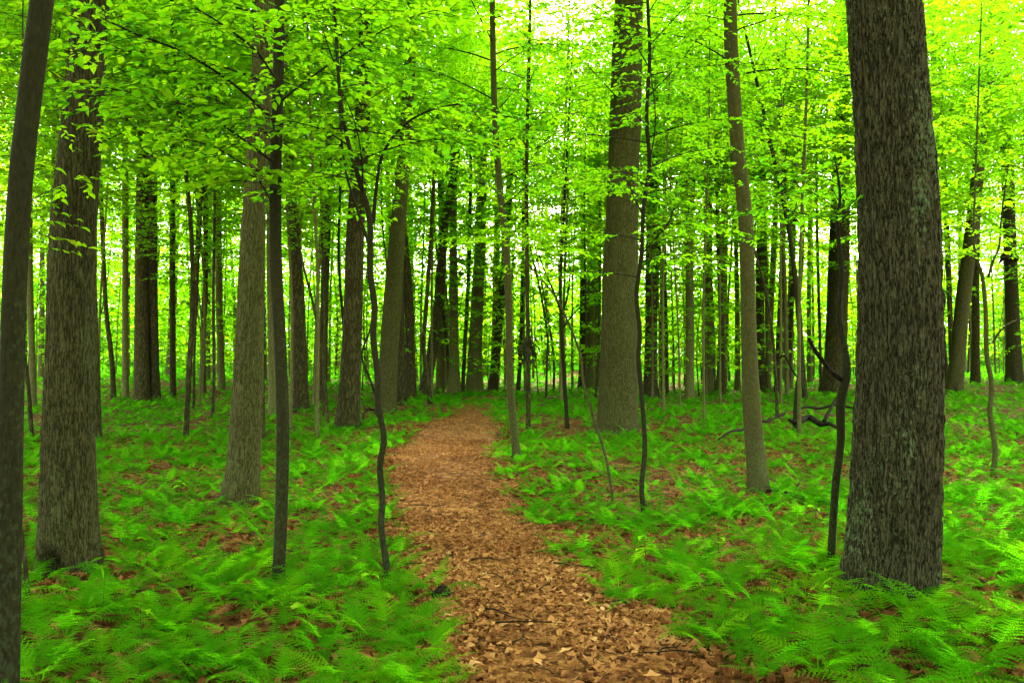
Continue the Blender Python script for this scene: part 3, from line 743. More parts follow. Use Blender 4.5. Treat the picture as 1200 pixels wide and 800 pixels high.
tree('ash_tree', 'greenish trunk half hidden by the massive oak', 'tree', [(1101, 457, 13), (1100, 400, 12), (1098, 300, 11), (1096, 150, 10)], 'grey', high=(16, 1.0))
tree('cherry_tree', 'tall dark bowed stem running up close beside the massive oak', 'tree', [(1109, 459, 8), (1102, 380, 8), (1092, 280, 8), (1085, 170, 7), (1081, 110, 7), (1084, 40, 6)], 'dark', under=(7, 16, 3.0, 24, 0.15), topz=17)
tree('maple_tree', 'slim dark trunk between the massive oak and the leaning brown trunk', 'tree', [(1116, 452, 6), (1114, 350, 6), (1111, 250, 6), (1107, 130, 5.5), (1107, 0, 5)], 'dark', under=(6, 15, 3.0, 26, 0.15), topz=16)
tree('oak_tree', 'stout brown trunk leaning strongly with a dark hollow at its base', 'tree', [(1118, 461, 20), (1123, 420, 17), (1131, 350, 16), (1143, 267, 15), (1159, 133, 12), (1174, 0, 11)], 'olive', high=(18, 1.2), seg=48, rings=120, dents=[(-2.2, 0.3, 0.4, 0.2, 0.14)])
tree('ash_tree', 'brown upright trunk behind the strongly leaning stout trunk', 'tree', [(1143, 449, 11), (1143, 400, 9), (1143, 300, 8), (1146, 120, 7)], 'dark', high=(15, 1.0))
tree('oak_tree', 'upright grey-brown trunk with a broken dark branch stub past the wavy forked sapling', 'tree', [(1189, 449, 18), (1189, 400, 16), (1188, 300, 14), (1187, 150, 13), (1188, 0, 11)], 'ash', high=(16, 1.1), seg=48, rings=120)

# --- hand-placed branches of the nearer stems
def add_part(o, root, name, pts, D, mat, seg=5, n=24, y2=None):
    """a surveyed limb: (x, y, width) at depth D running to depth y2"""
    k = len(pts)
    ds = np.linspace(D, y2 or D, k)
    P = np.array([at(x, y, ds[i]) for i, (x, y, wd) in enumerate(pts)]) - root
    r_ = np.array([wd * D / 1040 / 2 for (x, y, wd) in pts])
    A = resample(P, r_, n)
    tb = Tubes(); tb.add(A[:, :3], A[:, 3], seg)
    return link(name, tb.mesh(name, M[mat]), o)

def find(label_part):
    return next(o for o in bpy.data.objects if o.type == 'EMPTY' and label_part in o.get('label', ''))
def leafy(o, root, pts, D, mat, leaf, reach, cnt, lod, y2=None, seg=5):
    """a surveyed limb with leaf sprays along it; sprays and leaves are sub-parts"""
    b = add_part(o, root, 'branch', pts, D, mat, seg, y2=y2)
    k = len(pts); ds = np.linspace(D, y2 or D, k)
    P = np.array([at(x, y, ds[i]) for i, (x, y, wd) in enumerate(pts)]) - root
    Q = catmull(P, 40)
    fol = Foliage()
    for i in range(cnt):
        u = 0.25 + 0.75 * (i + random.random()) / cnt
        j = min(39, int(u * 39)); t_ = Q[min(39, j + 1)] - Q[max(0, j - 1)]
        az = math.atan2(t_[0], t_[1]) + random.choice((-1, 1)) * R(random.uniform(15, 70))
        tb = make_branch(fol, Q[j], az, reach * random.uniform(0.5, 1.1), R(random.uniform(-5, 18)), leaf, 0.004, droop=random.uniform(0.05, 0.3))
        link('twig', tb.mesh('twig', M[mat]), b)
    lv = link('foliage', fol.mesh('foliage', lod), b); lv['kind'] = 'stuff'
    return b

o = find('crooked thin sapling beside the path'); rt = np.array(o.location); dd = rt[1]
leafy(o, rt, [(437, 262, 5.4), (441, 220, 4.2), (448, 182, 3.7), (470, 150, 3.2), (500, 131, 2.6), (540, 121, 1.8)], dd, 'smooth', 0.072, 0.8, 10, 'near', y2=dd - 0.3)
leafy(o, rt, [(437, 300, 4), (420, 250, 3.4), (405, 200, 3), (398, 130, 2.6), (400, 40, 2)], dd, 'smooth', 0.072, 0.8, 8, 'near', y2=dd + 0.4)
add_part(o, rt, 'branch', [(443, 470, 4), (432, 440, 3), (424, 415, 2.4), (436, 380, 2), (440, 360, 1.4)], dd, 'smooth')
o = find('wavy sapling with an upper fork'); rt = np.array(o.location); dd = rt[1]
leafy(o, rt, [(1158, 325, 3.2), (1164, 305, 2.8), (1171, 288, 2.4), (1174, 250, 2), (1182, 190, 1.5)], dd, 'dark', 0.075, 0.9, 8, 'mid')
add_part(o, rt, 'branch', [(1163, 402, 3), (1172, 388, 2.6), (1185, 378, 2.2), (1202, 372, 1.6)], dd, 'dark')
o = find('crooked dark sapling with a sharp kink'); rt = np.array(o.location); dd = rt[1]
add_part(o, rt, 'branch', [(988, 446, 6), (975, 436, 5.5), (962, 420, 5), (953, 407, 4.6), (948, 397, 4.2)], dd, 'deadwood', 7, y2=dd - 0.15)
o = find('broken dark branch stub'); rt = np.array(o.location); dd = rt[1]
add_part(o, rt, 'branch_stub', [(1192, 303, 8), (1183, 302, 7), (1177, 301, 9), (1174, 304, 5), (1171, 308, 2)], dd - 0.3, 'deadwood', 8)
o = find('dead twig in front of the trunk cluster'); rt = np.array(o.location); dd = rt[1]
add_part(o, rt, 'dead_twig', [(908, 432, 3), (918, 416, 2.6), (930, 436, 2.2), (938, 446, 1.6)], dd, 'deadwood')
o = find('branching slim sapling'); rt = np.array(o.location); dd = rt[1]
for pts in ([(657, 365, 3), (648, 340, 2.4), (640, 322, 2), (632, 300, 1.5)], [(657, 372, 3), (664, 350, 2.4), (668, 320, 2), (666, 290, 1.5)], [(659, 385, 2.6), (672, 368, 2), (690, 350, 1.5)]):
    add_part(o, rt, 'branch', pts, dd, 'smooth')

# thin dark sapling: leafy branches that arch out in front of the thick furrowed trunk, with their leaves as single pieces
big_leaves = {}
def single_leaf(k):
    if k not in big_leaves:
        me = leaves_mesh('leaf', np.zeros((1, 3)), np.array([[0.0, 1, 0]]), np.array([[0, 0, 1.0]]), np.array([1.0]), 'near', 0.5 + 0.05 * k, rnd=np.array([[0.1, 0.35, 0.6, 0.9][k]]))
        big_leaves[k] = me
    return big_leaves[k]
from mathutils import Matrix, Vector
def place_leaf(parent, P, D, Nn, L):
    D = Vector(D).normalized(); S = Vector(Nn).cross(D).normalized(); U = D.cross(S)
    o_ = bpy.data.objects.new('leaf', single_leaf(random.randrange(4))); col.objects.link(o_)
    o_.parent = parent
    m_ = Matrix.Identity(4)
    for r_ in range(3):
        m_[r_][0] = -S[r_] * L; m_[r_][1] = D[r_] * L; m_[r_][2] = U[r_] * L; m_[r_][3] = P[r_]
    o_.matrix_local = m_
    return o_
rt = t7root; dd = t7d; n_leaf = 0
for pts, y2 in (([(320, 140, 3.7), (270, 96, 2.8), (215, 62, 2.5), (160, 40, 2.0), (120, 22, 1.5)], dd - 1.4),
                ([(320, 190, 3.1), (280, 160, 2.5), (230, 128, 2.1), (170, 112, 1.6), (110, 100, 1.2)], dd - 1.0),
                ([(319, 205, 3.1), (290, 195, 2.2), (250, 172, 1.9), (200, 160, 1.4)], dd - 0.6),
                ([(321, 90, 3.1), (300, 60, 2.5), (262, 30, 1.9), (230, 10, 1.4)], dd - 1.2),
                ([(320, 240, 2.5), (304, 212, 1.9), (296, 205, 1.5), (286, 214, 1.1)], dd - 0.5),
                ([(322, 155, 3.1), (360, 150, 2.2), (410, 152, 1.9), (470, 160, 1.2)], dd - 0.2)):
    br = add_part(t7, rt, 'branch', pts, dd, 'smooth', 6, y2=y2)
    k = len(pts); ds = np.linspace(dd, y2, k)
    Q = catmull(np.array([at(x, y, ds[i]) for i, (x, y, wd) in enumerate(pts)]) - rt, 40)
    ln = np.linalg.norm(np.diff(Q, axis=0), axis=1).sum()
    fol = Foliage()
    for i in range(int(5 + 7 * ln)):
        u = 0.22 + 0.78 * (i + random.random()) / (5 + 7 * ln); j = min(38, int(u * 39)); t_ = Q[j + 1] - Q[j]
        az = math.atan2(t_[0], t_[1]) + (-1) ** i * R(random.uniform(20, 75))
        tb = make_branch(fol, Q[j], az, random.uniform(0.22, 0.6), R(random.uniform(-12, 14)), 0.078, 0.003, droop=random.uniform(0.1, 0.35))
        link('twig', tb.mesh('twig', M['smooth']), br)
    P_, D_, N_, L_ = fol.cat()
    take = min(len(P_), 300 - n_leaf, 80)
    idx = rng.permutation(len(P_))
    for i in idx[:take]: place_leaf(br, P_[i], D_[i], N_[i], L_[i])
    n_leaf += take
    rest = idx[take:]
    if len(rest):
        lv = link('foliage', leaves_mesh('foliage', P_[rest], D_[rest], N_[rest], L_[rest], 'near'), br); lv['kind'] = 'stuff'

# withered leaf clumps on two saplings
def withered(t_, x, y, r_m, n):
    o, on, rt, d = t_
    c = at(x, y, d) - rt
    P_ = c + rng.normal(0, 1, (n, 3)) * np.array([r_m, r_m, r_m * 1.6])
    D_ = np.stack([rng.normal(0, 0.4, n), rng.normal(0, 0.4, n), -np.ones(n)], -1)
    cl = link('withered_leaves', leaves_mesh('withered_leaves', P_, D_, rng.normal(0, 1, (n, 3)), rng.uniform(0.1, 0.2, n), 'mid', mat=M['withered']), o)
    cl['kind'] = 'stuff'
M['withered'] = leaf_mat('withered_leaf', [(0, (0.012, 0.014, 0.006)), (1, (0.05, 0.05, 0.02))], [(0, (0.01, 0.02, 0.005)), (1, (0.03, 0.05, 0.01))], 0.15)
withered(s22, 620, 405, 0.09, 90)
withered(s22b, 611, 404, 0.16, 120)

MARK = [(hit(x, y), t_) for x, y, t_ in ((166, 471, 'pair of dark close-set trunks'), (113, 517, 'dark slim trunk behind the furrowed trunk'), (260, 458, 'stout half-hidden brown trunk'),
        (352, 482, 'brown rough leaning trunk'), (407, 502, 'very dark thick trunk'), (452, 483, 'tall pale grey leaning trunk'), (497, 465, 'near-black curved trunk'), (545, 461, 'two pale grey columns'),
        (620, 500, 'sapling with withered leaves'), (665, 502, 'fan-like branching sapling'), (723, 506, 'broad olive-brown trunk'), (782, 464, 'group of four thin stems'), (848, 467, 'dark slim lone trunk'),
        (905, 459, 'trunk cluster behind the fallen branches'), (975, 462, 'heavy blackish trunk'), (1101, 457, 'greenish half-hidden trunk'), (1118, 461, 'strongly leaning stout trunk'), (1189, 449, 'trunk with the broken branch stub'), (36, 490, 'pale grey trunk among saplings'))]
def nearest_mark(x, y): return min(MARK, key=lambda m_: (m_[0][0] - x) ** 2 + (m_[0][1] - y) ** 2)[1]
def beyond_mark(x, y): return min(MARK, key=lambda m_: abs(m_[0][0] / m_[0][1] - x / y))[1]
# --- unsurveyed understorey trees and distant trunks: alike but for their place
def under_proto(k, leaf, h0, h1, reach, cnt, bark, r0):
    P = np.array([[0, 0, -0.2], [0.1 * math.sin(k), 0, 0.25 * h1], [0.35 * math.sin(k * 2.1), 0.2 * math.cos(k), 0.6 * h1], [0.5 * math.sin(k * 1.3), 0.3 * math.cos(k), h1 + 0.6]])
    rad = np.array([r0, r0 * 0.85, r0 * 0.6, r0 * 0.15])
    tm = trunk_mesh('trunk', P, rad, 9, 24, M[bark], bark, flare=0.25)
    fol = Foliage(); br = []
    a = random.uniform(0, 6)
    for i in range(cnt):
        u = (i + random.random() * 0.8) / cnt; z = h0 + (h1 - h0) * u
        p = np.array([np.interp(z, P[:, 2], P[:, c]) for c in range(3)]); a += 2.4 + random.uniform(-.5, .5)
        br.append(make_branch(fol, p, a, reach * (1 - 0.5 * abs(u - 0.35) / 0.65) * random.uniform(0.6, 1.15), R(random.uniform(8, 34)), leaf, 0.011, droop=random.uniform(.15, .4), seg=3).mesh('branch', M[bark]))
    return tm, br, fol.mesh('crown', 'far')
PROTO = [under_proto(k, 0.13 + 0.01 * (k % 3), 4.2 + 0.6 * (k % 3), 12.0 + (k % 4), 3.1, 38, 'dark' if k == 2 else 'grey', 0.036 + 0.006 * (k % 3)) for k in range(6)]
HEMLOCK = None
def place_proto(x, y, k, s, label, group, name='understorey_tree', high=False):
    tm, br, cm = PROTO[k % len(PROTO)]
    o = empty(name, (x, y, float(zt(x, y)))); o.rotation_euler.z = random.uniform(0, 6.28); o.scale = (s, s, s)
    tag(o, label, 'tree', group)
    link('trunk', tm, o)
    if y < 34:
        for b in br: link('branch', b, o)
    link('crown', cm, o)['kind'] = 'stuff'
    occ.append((x, y, 0.1))
    return o
def screens(x, y):
    """would stand close in front of one of the grown trees"""
    return (y < 31 and any(abs(x / y - k_) < 0.032 for k_ in (0.118, -0.178, -0.41, -0.136, -0.045, -0.065, -0.09, -0.305, 0.27))) or (y < 44 and any(abs(x / y - k_) < 0.036 for k_ in (0.36, 0.505, 0.535, 0.567, -0.41)))
spots = []
tries = 0
while len(spots) < 190 and tries < 12000:
    tries += 1
    y = 15 + 47 * random.random() ** 0.6; x = random.uniform(-0.66, 0.66) * y
    if abs(x - 0.5) < 2.0 and y < 30: continue                # open along the path
    if path_d(x, y) < 0.8: continue
    if screens(x, y): continue
    if any((x - a) ** 2 + (y - b) ** 2 < (1.0 + 0.025 * y) ** 2 for a, b, *_ in spots): continue
    if any((x - a) ** 2 + (y - b) ** 2 < 0.6 for a, b, *_ in occ): continue
    spots.append((x, y))
for i, (x, y) in enumerate(spots):
    k_ = nearest_mark(x, y) if y < 30 else beyond_mark(x, y)
    if y < 30: place_proto(x, y, i, random.uniform(0.75, 1.15), 'slender understorey tree with flat leaf tiers near the ' + k_, 'slender understorey trees near the ' + k_)
    else: place_proto(x, y, i, random.uniform(0.9, 1.5), 'distant slender tree with bright leaf tiers beyond the ' + k_, 'distant slender trees beyond the ' + k_)

# low leafy saplings filling the space under the far crowns
LOWS = [under_proto(20 + k, 0.17, 0.7, 4.6 + 0.6 * (k % 3), 1.9, 26, 'dark' if k % 2 else 'grey', 0.02) for k in range(4)]
lows = []
while len(lows) < 130:
    y = 34 + 44 * random.random(); x = random.uniform(-0.64, 0.64) * y
    if path_d(x, y) < 1.6 and y < 36 or screens(x, y): continue
    if any((x - a) ** 2 + (y - b) ** 2 < 4 for a, b in lows) or not all((x - a) ** 2 + (y - b) ** 2 > 0.5 for a, b, _ in occ): continue
    lows.append((x, y))
for i, (x, y) in enumerate(lows):
    tm, br, cm = LOWS[i % 4]; k_ = beyond_mark(x, y)
    o = empty('leafy_sapling', (x, y, float(zt(x, y)))); o.rotation_euler.z = random.uniform(0, 6.28); s_ = random.uniform(0.9, 1.9); o.scale = (s_, s_, s_)
    tag(o, 'low leafy sapling in ferns beyond the ' + k_, 'sapling', 'low leafy saplings beyond the ' + k_)
    link('trunk', tm, o)
    if y < 34:
        for b in br: link('branch', b, o)
    link('crown', cm, o)['kind'] = 'stuff'; occ.append((x, y, 0.06))

# trunks far back, without their own survey
FARTR = []
for k in range(4):
    P = np.array([[0, 0, -0.2], [0.1 * (k - 1), 0, 5], [0.25 * (k - 1.5), 0, 10], [0.3 * (k - 1.5), 0, 17]])
    FARTR.append(trunk_mesh('trunk', P, np.array([1.0, 0.85, 0.7, 0.4]) * (0.12 + 0.05 * k), 9, 20, M['grey'], 'grey', flare=0.3))
for i in range(46):
    y = random.uniform(42, 74); x = random.uniform(-0.64, 0.64) * y
    if path_d(x, y) < 0.5 and y < 44: continue
    o = empty('distant_tree', (x, y, float(zt(x, y)))); o.rotation_euler.z = random.uniform(0, 6.28)
    k_ = beyond_mark(x, y); tag(o, 'far-off bare trunk against bright leaves, well beyond the ' + k_, 'tree', 'far-off trunks beyond the ' + k_)
    link('trunk', FARTR[i % 4], o, scale=(random.uniform(0.6, 1.2),) * 2 + (1,))
# canopy trees added out of view so that their crowns shade the foreground
for (x, y, nm) in ((-4.2, -3, 'a'), (3.2, -4.5, 'b'), (-8.5, 2.5, 'c'), (8.2, 3.0, 'd'), (-0.8, -8, 'e'), (6.5, -1, 'f'), (-6.5, 7.0, 'g'), (-9.8, 12.5, 'h'), (10.2, 13.0, 'i'), (-2.5, 0.5, 'j'), (2.6, 1.0, 'k'), (13.5, 19.0, 'l'), (-13.0, 20.0, 'm')):
    o = empty('oak_tree', (x, y, float(zt(x, y)))); o.rotation_euler.z = random.uniform(0, 6.28)
    tag(o, 'tall wide-crowned oak added out of view to shade the start of the path', 'tree', 'tall oaks added out of view to shade the start of the path')
    link('trunk', FARTR[2], o)
    for k in range(4): link('limb', LIMB['dark'][k % 3], o, (0, 0, 9 + k), (0, 0, 1.6 * k))
    link('crown', HIGH[int(abs(x) * 7) % 5], o, (0, 0, 12.5), (0, 0, random.uniform(0, 6)), (1.35, 1.35, 1.1))['kind'] = 'stuff'
for i, (u, y) in enumerate(((-0.52, 33), (-0.30, 38), (-0.21, 47), (-0.02, 46), (0.115, 40), (0.17, 48), (0.20, 34), (0.235, 42), (0.31, 36), (0.335, 48), (0.42, 40), (0.455, 33), (0.47, 50), (0.60, 40), (0.56, 50), (-0.11, 54), (-0.42, 52), (0.085, 58), (-0.03, 60))):
    x = u * y
    o = empty('canopy_tree', (x, y, float(zt(x, y)))); o.rotation_euler.z = random.uniform(0, 6.28)
    k_ = beyond_mark(x, y); tag(o, 'tall leafy canopy tree closing the sky beyond the ' + k_, 'tree', 'tall leafy canopy trees beyond the ' + k_)
    link('trunk', FARTR[i % 4], o, scale=(0.8, 0.8, 1))
    for k in range(4): link('limb', LIMB['grey'][k % 3], o, (0, 0, 8 + 1.5 * k), (0, 0, 1.6 * k))
    for q, zc in enumerate((12, 16, 20)):
        link('crown', LOWER[(i + q) % 4], o, (random.uniform(-1, 1), random.uniform(-1, 1), zc), (0, 0, random.uniform(0, 6)), (1.1 - 0.1 * q,) * 3)['kind'] = 'stuff'
    occ.append((x, y, 0.3))
# --- far wood beyond the clearing: one mass of leaves
def far_wood():
    fol = Foliage()
    nc = 10600
    yy = 80 + 44 * rng.random(nc) ** 1.3; xx = rng.uniform(-0.72, 0.72, nc) * yy
    zz = zt(xx, yy) + 0.2 + np.where(rng.random(nc) < 0.45, 9 * rng.random(nc), 30 * rng.random(nc) ** 1.05)
    keep = ~((xx > 2.5) & (xx < 7) & (zz > 20)) & ~((xx > 27) & (xx < 33) & (zz > 24))
    for x, y, z in zip(xx[keep], yy[keep], zz[keep]):
        per = 36
        o_ = rng.normal(0, 1, (per, 3)) * np.array([1.25, 1.0, 0.34])
        a = rng.uniform(0, 2 * np.pi, per)
        fol.add(np.array([x, y, z]) + o_, np.stack([np.sin(a), np.cos(a), rng.normal(-0.25, 0.3, per)], -1),
                np.stack([rng.normal(0, 0.5, per), rng.normal(0, 0.5, per), np.ones(per)], -1), 0.46 * rng.uniform(0.6, 1.3, per))
    o = link('far_wood', fol.mesh('far_wood', 'far'))
    return tag(o, 'far wood of bright yellow-green leaves closing the view behind all trunks', 'wood', kind='stuff')
far_wood()

# ------------------------------------------------------------------ fallen branches, stump, sticks
def log_piece(name, label, cat, pts, wd_side=()):
    P = []; r_ = []
    for (x, y, wd, lift) in pts:
        p = hit(x, y); p[2] += lift; P.append(p); r_.append(0.72 * wd * p[1] / 1040 / 2)
    c = np.mean(P, axis=0); c[2] = float(zt(c[0], c[1]))
    A = resample(np.array(P) - c, np.array(r_), 40)
    o = empty(name, c); tag(o, label, cat)
    me = trunk_mesh('stem', A[:, :3], A[:, 3], 12, 60, M['deadwood'], 'dark', ground=False)
    link('stem', me, o)
    return o, c
def knots(o, c, tips):
    for (x0, y0, l0), (x1, y1, l1), wd in tips:
        a = hit(x0, y0); a[2] += l0; b = hit(x1, y1); b[2] += l1
        tb = Tubes(); tb.add(np.array([a, (a + b) / 2 + [0, 0, 0.03], b]) - c, np.array([wd, wd * 0.7, wd * 0.3]), 5)
        link('side_branch', tb.mesh('side_branch', M['deadwood']), o)
o, c = log_piece('fallen_branch', 'thick dead fallen limb lying in the ferns behind the smooth curving trunk', 'branch', [(924, 512, 5, 0.36), (934, 512, 9, 0.30), (948, 509, 10, 0.37), (962, 513, 9, 0.28), (972, 514, 7, 0.31), (984, 517, 4, 0.22)])
knots(o, c, [((966, 512, 0.32), (986, 508, 0.95), 0.05), ((940, 510, .34), (930, 503, 0.6), 0.03)])
o, c = log_piece('fallen_branch', 'long thin fallen stick lying across the ferns in front of the dead limb', 'branch', [(842, 530, 3, 0.22), (856, 526, 4.5, 0.31), (872, 520, 5, 0.28), (886, 515, 5, 0.37), (900, 512, 5, 0.33), (920, 505, 3.5, 0.40)])
knots(o, c, [((880, 512, .15), (868, 506, .3), 0.012)])
o, c = log_piece('fallen_branch', 'slim fallen branch resting behind the thick dead limb', 'branch', [(930, 503, 3, 0.42), (945, 502, 4, 0.50), (960, 501, 4.5, 0.45), (980, 500, 4, 0.52), (1002, 500, 3, 0.44)])
knots(o, c, [((950, 499, .2), (940, 492, .45), 0.012)])
o, c = log_piece('fallen_branch', 'low root-like dead branch trailing from the foot of the smooth curving trunk', 'branch', [(900, 578, 6, 0.03), (925, 584, 8, 0.05), (950, 590, 7, 0.05), (972, 594, 4, 0.02)])
knots(o, c, [((930, 585, .05), (940, 580, .2), 0.01)])
o, c = log_piece('fallen_branch', 'bent dead branch arching from the foot of the very dark thick trunk', 'branch', [(424, 500, 3, 0.05), (428, 492, 3.5, 0.25), (438, 490, 3.5, 0.22), (446, 500, 3, 0.03)])
knots(o, c, [((428, 492, .25), (420, 484, .6), 0.012)])

def stump(px, py):
    b = hit(px, py)
    C = np.array([[0, 0, -0.04], [0.004, 0, 0.03], [0.0, 0.004, 0.065], [-0.006, 0, 0.085], [-0.006, 0, 0.088]])
    r_ = np.array([0.055, 0.046, 0.034, 0.018, 0.002])
    o = empty('small_stump', b); tag(o, 'small dark rotten stump at the edge of the leafy path', 'stump')
    link('stem', trunk_mesh('stem', C, r_, 24, 20, M['deadwood'], 'oak', flare=0.5), o)
    for k in range(3):
        a = k * 2.1 + 0.5; tb = Tubes()
        tb.add(np.array([[0, 0, .02], [math.cos(a) * .06, math.sin(a) * .06, .012], [math.cos(a) * .11, math.sin(a) * .11, -.01]]), np.array([.016, .012, .004]), 6)
        link('root', tb.mesh('root', M['deadwood']), o)
stump(516, 703)

# ------------------------------------------------------------------ ferns
def frond_mesh(name, k, pairs, lod, mat=None):
    """one frond of unit length along +Y, arching"""
    g = np.random.default_rng(500 + k)
    rise = R(g.uniform(26, 52)); bend = R(g.uniform(45, 80)); curl = g.uniform(-0.35, 0.35)
    n = 24
    s = np.linspace(0, 1, n)
    el = rise - bend * s ** 1.4; az = curl * s
    dy = np.cos(el) * np.cos(az); dx = np.cos(el) * np.sin(az); dz = np.sin(el)
    C = np.concatenate([np.zeros((1, 3)), np.cumsum(np.stack([dx, dy, dz], -1)[:-1] / (n - 1), axis=0)])
    V = []; Fs = []; sizes = []
    def addf(vs):
        b = len(V); V.extend(vs); Fs.extend(range(b, b + len(vs))); sizes.append(len(vs))
    up0 = np.stack([-np.sin(el) * np.sin(az), -np.sin(el) * np.cos(az), np.cos(el)], -1)
    sd = np.stack([np.cos(az), -np.sin(az), 0 * az], -1)
    rs = np.linspace(0, n - 1, 9 if lod < 2 else 4).astype(int)
    for a, b in zip(rs[:-1], rs[1:]):
        w0 = 0.009 * (1 - 0.8 * s[a]); w1 = 0.009 * (1 - 0.8 * s[b])
        addf([C[a] - sd[a] * w0, C[a] + sd[a] * w0, C[b] + sd[b] * w1, C[b] - sd[b] * w1])
    st = g.uniform(0.16, 0.26)
    for m_ in range(pairs):
        u = st + (1 - st) * (m_ + 0.4) / pairs
        i = u * (n - 1); i0 = min(int(i), n - 2); f = i - i0
        c = C[i0] * (1 - f) + C[i0 + 1] * f; T_ = C[i0 + 1] - C[i0]; T_ = T_ / np.linalg.norm(T_); S_ = sd[i0]; U_ = up0[i0]
        v = (u - st) / (1 - st)
        pl_ = 0.25 * (1 - v) ** 0.85 * min(1, 0.62 + 2.2 * v) + 0.006
        pw = 0.62 * (1 - st) / pairs * (0.55 + 0.6 * (1 - v)) * (1.0 if lod < 2 else 1.5)
        for sg in (-1, 1):
            d = S_ * sg * math.cos(0.42) + T_ * math.sin(0.42 + 0.2 * v) + U_ * g.uniform(-0.12, 0.12)
            d = d / np.linalg.norm(d)
            q = np.cross(U_, d) 
            dr = g.uniform(0.05, 0.3)
            L_ = pl_ * g.uniform(0.88, 1.08)
            def P(x, y): return c + d * (L_ * x) + q * (pw * y) - U_ * (dr * L_ * x * x)
            if lod == 0:
                K = 6 if v < 0.6 else 4
                for j in range(K):
                    x0 = j / K; x1 = (j + 1) / K; wv = (1 - x0) ** 0.7
                    addf([P(x0, 0), P(min(1, x0 + 0.8 / K), 0.86 * wv), P(x1, 0)])
                    addf([P(x0, 0), P(x1, 0), P(min(1, x0 + 0.8 / K), -0.86 * wv)])
            elif lod == 1:
                addf([P(0, 0.3), P(0.35, 0.55), P(1, 0), P(0.35, -0.55)][::-1])
            else:
                addf([P(0, 0.5), P(0, -0.5), P(1, 0)])
    return np.array(V), np.array(Fs), np.array(sizes)

FR0 = []
for k in range(9):
    V, Fs, sz = frond_mesh('frond', k, 16, 0)
    FR0.append([mesh_np('frond', V, Fs, sz, M['fern'], np.clip(r_ + rng.uniform(-0.12, 0.12, len(sz)), 0, 1)) for r_ in (0.1, 0.4, 0.65, 0.95)])
FRD = []
for k in range(3):
    V, Fs, sz = frond_mesh('frond', 70 + k, 16, 0)
    FRD.append(mesh_np('frond', V, Fs, sz, M['dead'], rng.uniform(0.3, 0.7, len(sz))))
FR1 = [frond_mesh('f', 20 + k, 13, 1) for k in range(7)]
FR2 = [frond_mesh('f', 40 + k, 6, 2) for k in range(6)]

def cover(x, y):
    """how thickly the ferns stand at a place, 0..1"""
    p = np.stack([x * 0.75, y * 0.75, 0 * x], -1)
    n_ = fbm(p, 2)
    d = path_d(x, y)
    base = 0.72 + np.clip((y - 7.0) / 4, 0, 1) * 0.6
    base = base + np.where((x > 2.2) & (y < 9), 0.42, 0) + np.where((x < -2.2) & (y < 7.5), 0.12, 0)
    base = base - np.where((x > 0.6) & (x < 3.2) & (y > 9) & (y < 16), 0.25, 0) - np.where((x < -0.7) & (x > -2.4) & (y > 7) & (y < 12), 0.28, 0)
    base = base + np.where((x < 0.2) & (d < 1.3) & (y < 7.5), 0.4, 0)
    base = base + np.where((x > 1.0) & (y < 6.2), 0.45, 0)
    c = base + 0.55 * n_
    mid_ = 0.5 * sum(path_lr(y))
    c = np.where(d < np.where(x < mid_, np.where(y > 22, -0.3, np.where(y > 8, 0.03, -0.03)), np.where(y > 24, -0.4, np.where(y > 9, -0.14, np.where(y < 5.6, 0.08, -0.1)))), 0, np.where(d < 0.5, np.maximum(c, 0.55), c))
    c = np.where(y > 27.5, np.maximum(c, 0.8), c)
    return np.clip(c, 0, 1)

cand = []
def scatter(y0, y1, per_m2, wide=0.66):
    area = wide * (y1 ** 2 - y0 ** 2)
    n = int(area * per_m2)
    y = np.sqrt(rng.uniform(y0 ** 2, y1 ** 2, n)); x = rng.uniform(-wide, wide, n) * y
    k = rng.random(n) < cover(x, y)
    return x[k], y[k]
def clear(x, y):
    return not any((x - a) ** 2 + (y - b) ** 2 < r_ * r_ for a, b, r_ in occ)

x0, y0 = scatter(3.3, 10.6, 17.0, 0.62)
o_ = np.argsort(y0); x0, y0 = x0[o_], y0[o_]
near = [(a, b) for a, b in zip(x0, y0) if clear(a, b)]
rest_near = near[300:]
near = near[:300]
LAND.append((0.15, 4.6, 'bare leafy path')); LAND.append((0.3, 6.0, 'bare leafy path'))
for (x, y) in near:
    lx = min(LAND, key=lambda l: (l[0] - x) ** 2 + (l[1] - y) ** 2)[2]
    o = empty('fern', (x, y, float(zt(x, y)) - 0.01))
    o.rotation_euler = (random.uniform(-0.1, 0.1), random.uniform(-0.1, 0.1), random.uniform(0, 6.28))
    s = random.uniform(0.30, 0.48) * (1.2 if x > 1.8 else 1.0)
    tone = random.choice((0, 0, 1, 1, 2, 3)); look = ('large ' if s > 0.42 else 'small ') + ('deep green', 'mid-green', 'fresh green', 'yellow-green')[tone]
    tag(o, look + ' feathery fern nearest the ' + lx, 'fern', look + ' ferns nearest the ' + lx)
    nf = random.randint(4, 7); a = 0
    for j in range(nf):
        a += 6.283 / nf * random.uniform(0.7, 1.3)
        f = s * random.uniform(0.72, 1.15)
        dry = random.random() < 0.035
        link('frond', random.choice(FRD) if dry else random.choice(FR0)[tone], o, (0, 0, 0), (-0.35 if dry else random.uniform(-0.22, 0.3), random.uniform(-.25, .25), a), (f * random.uniform(.85, 1.1), f, f))

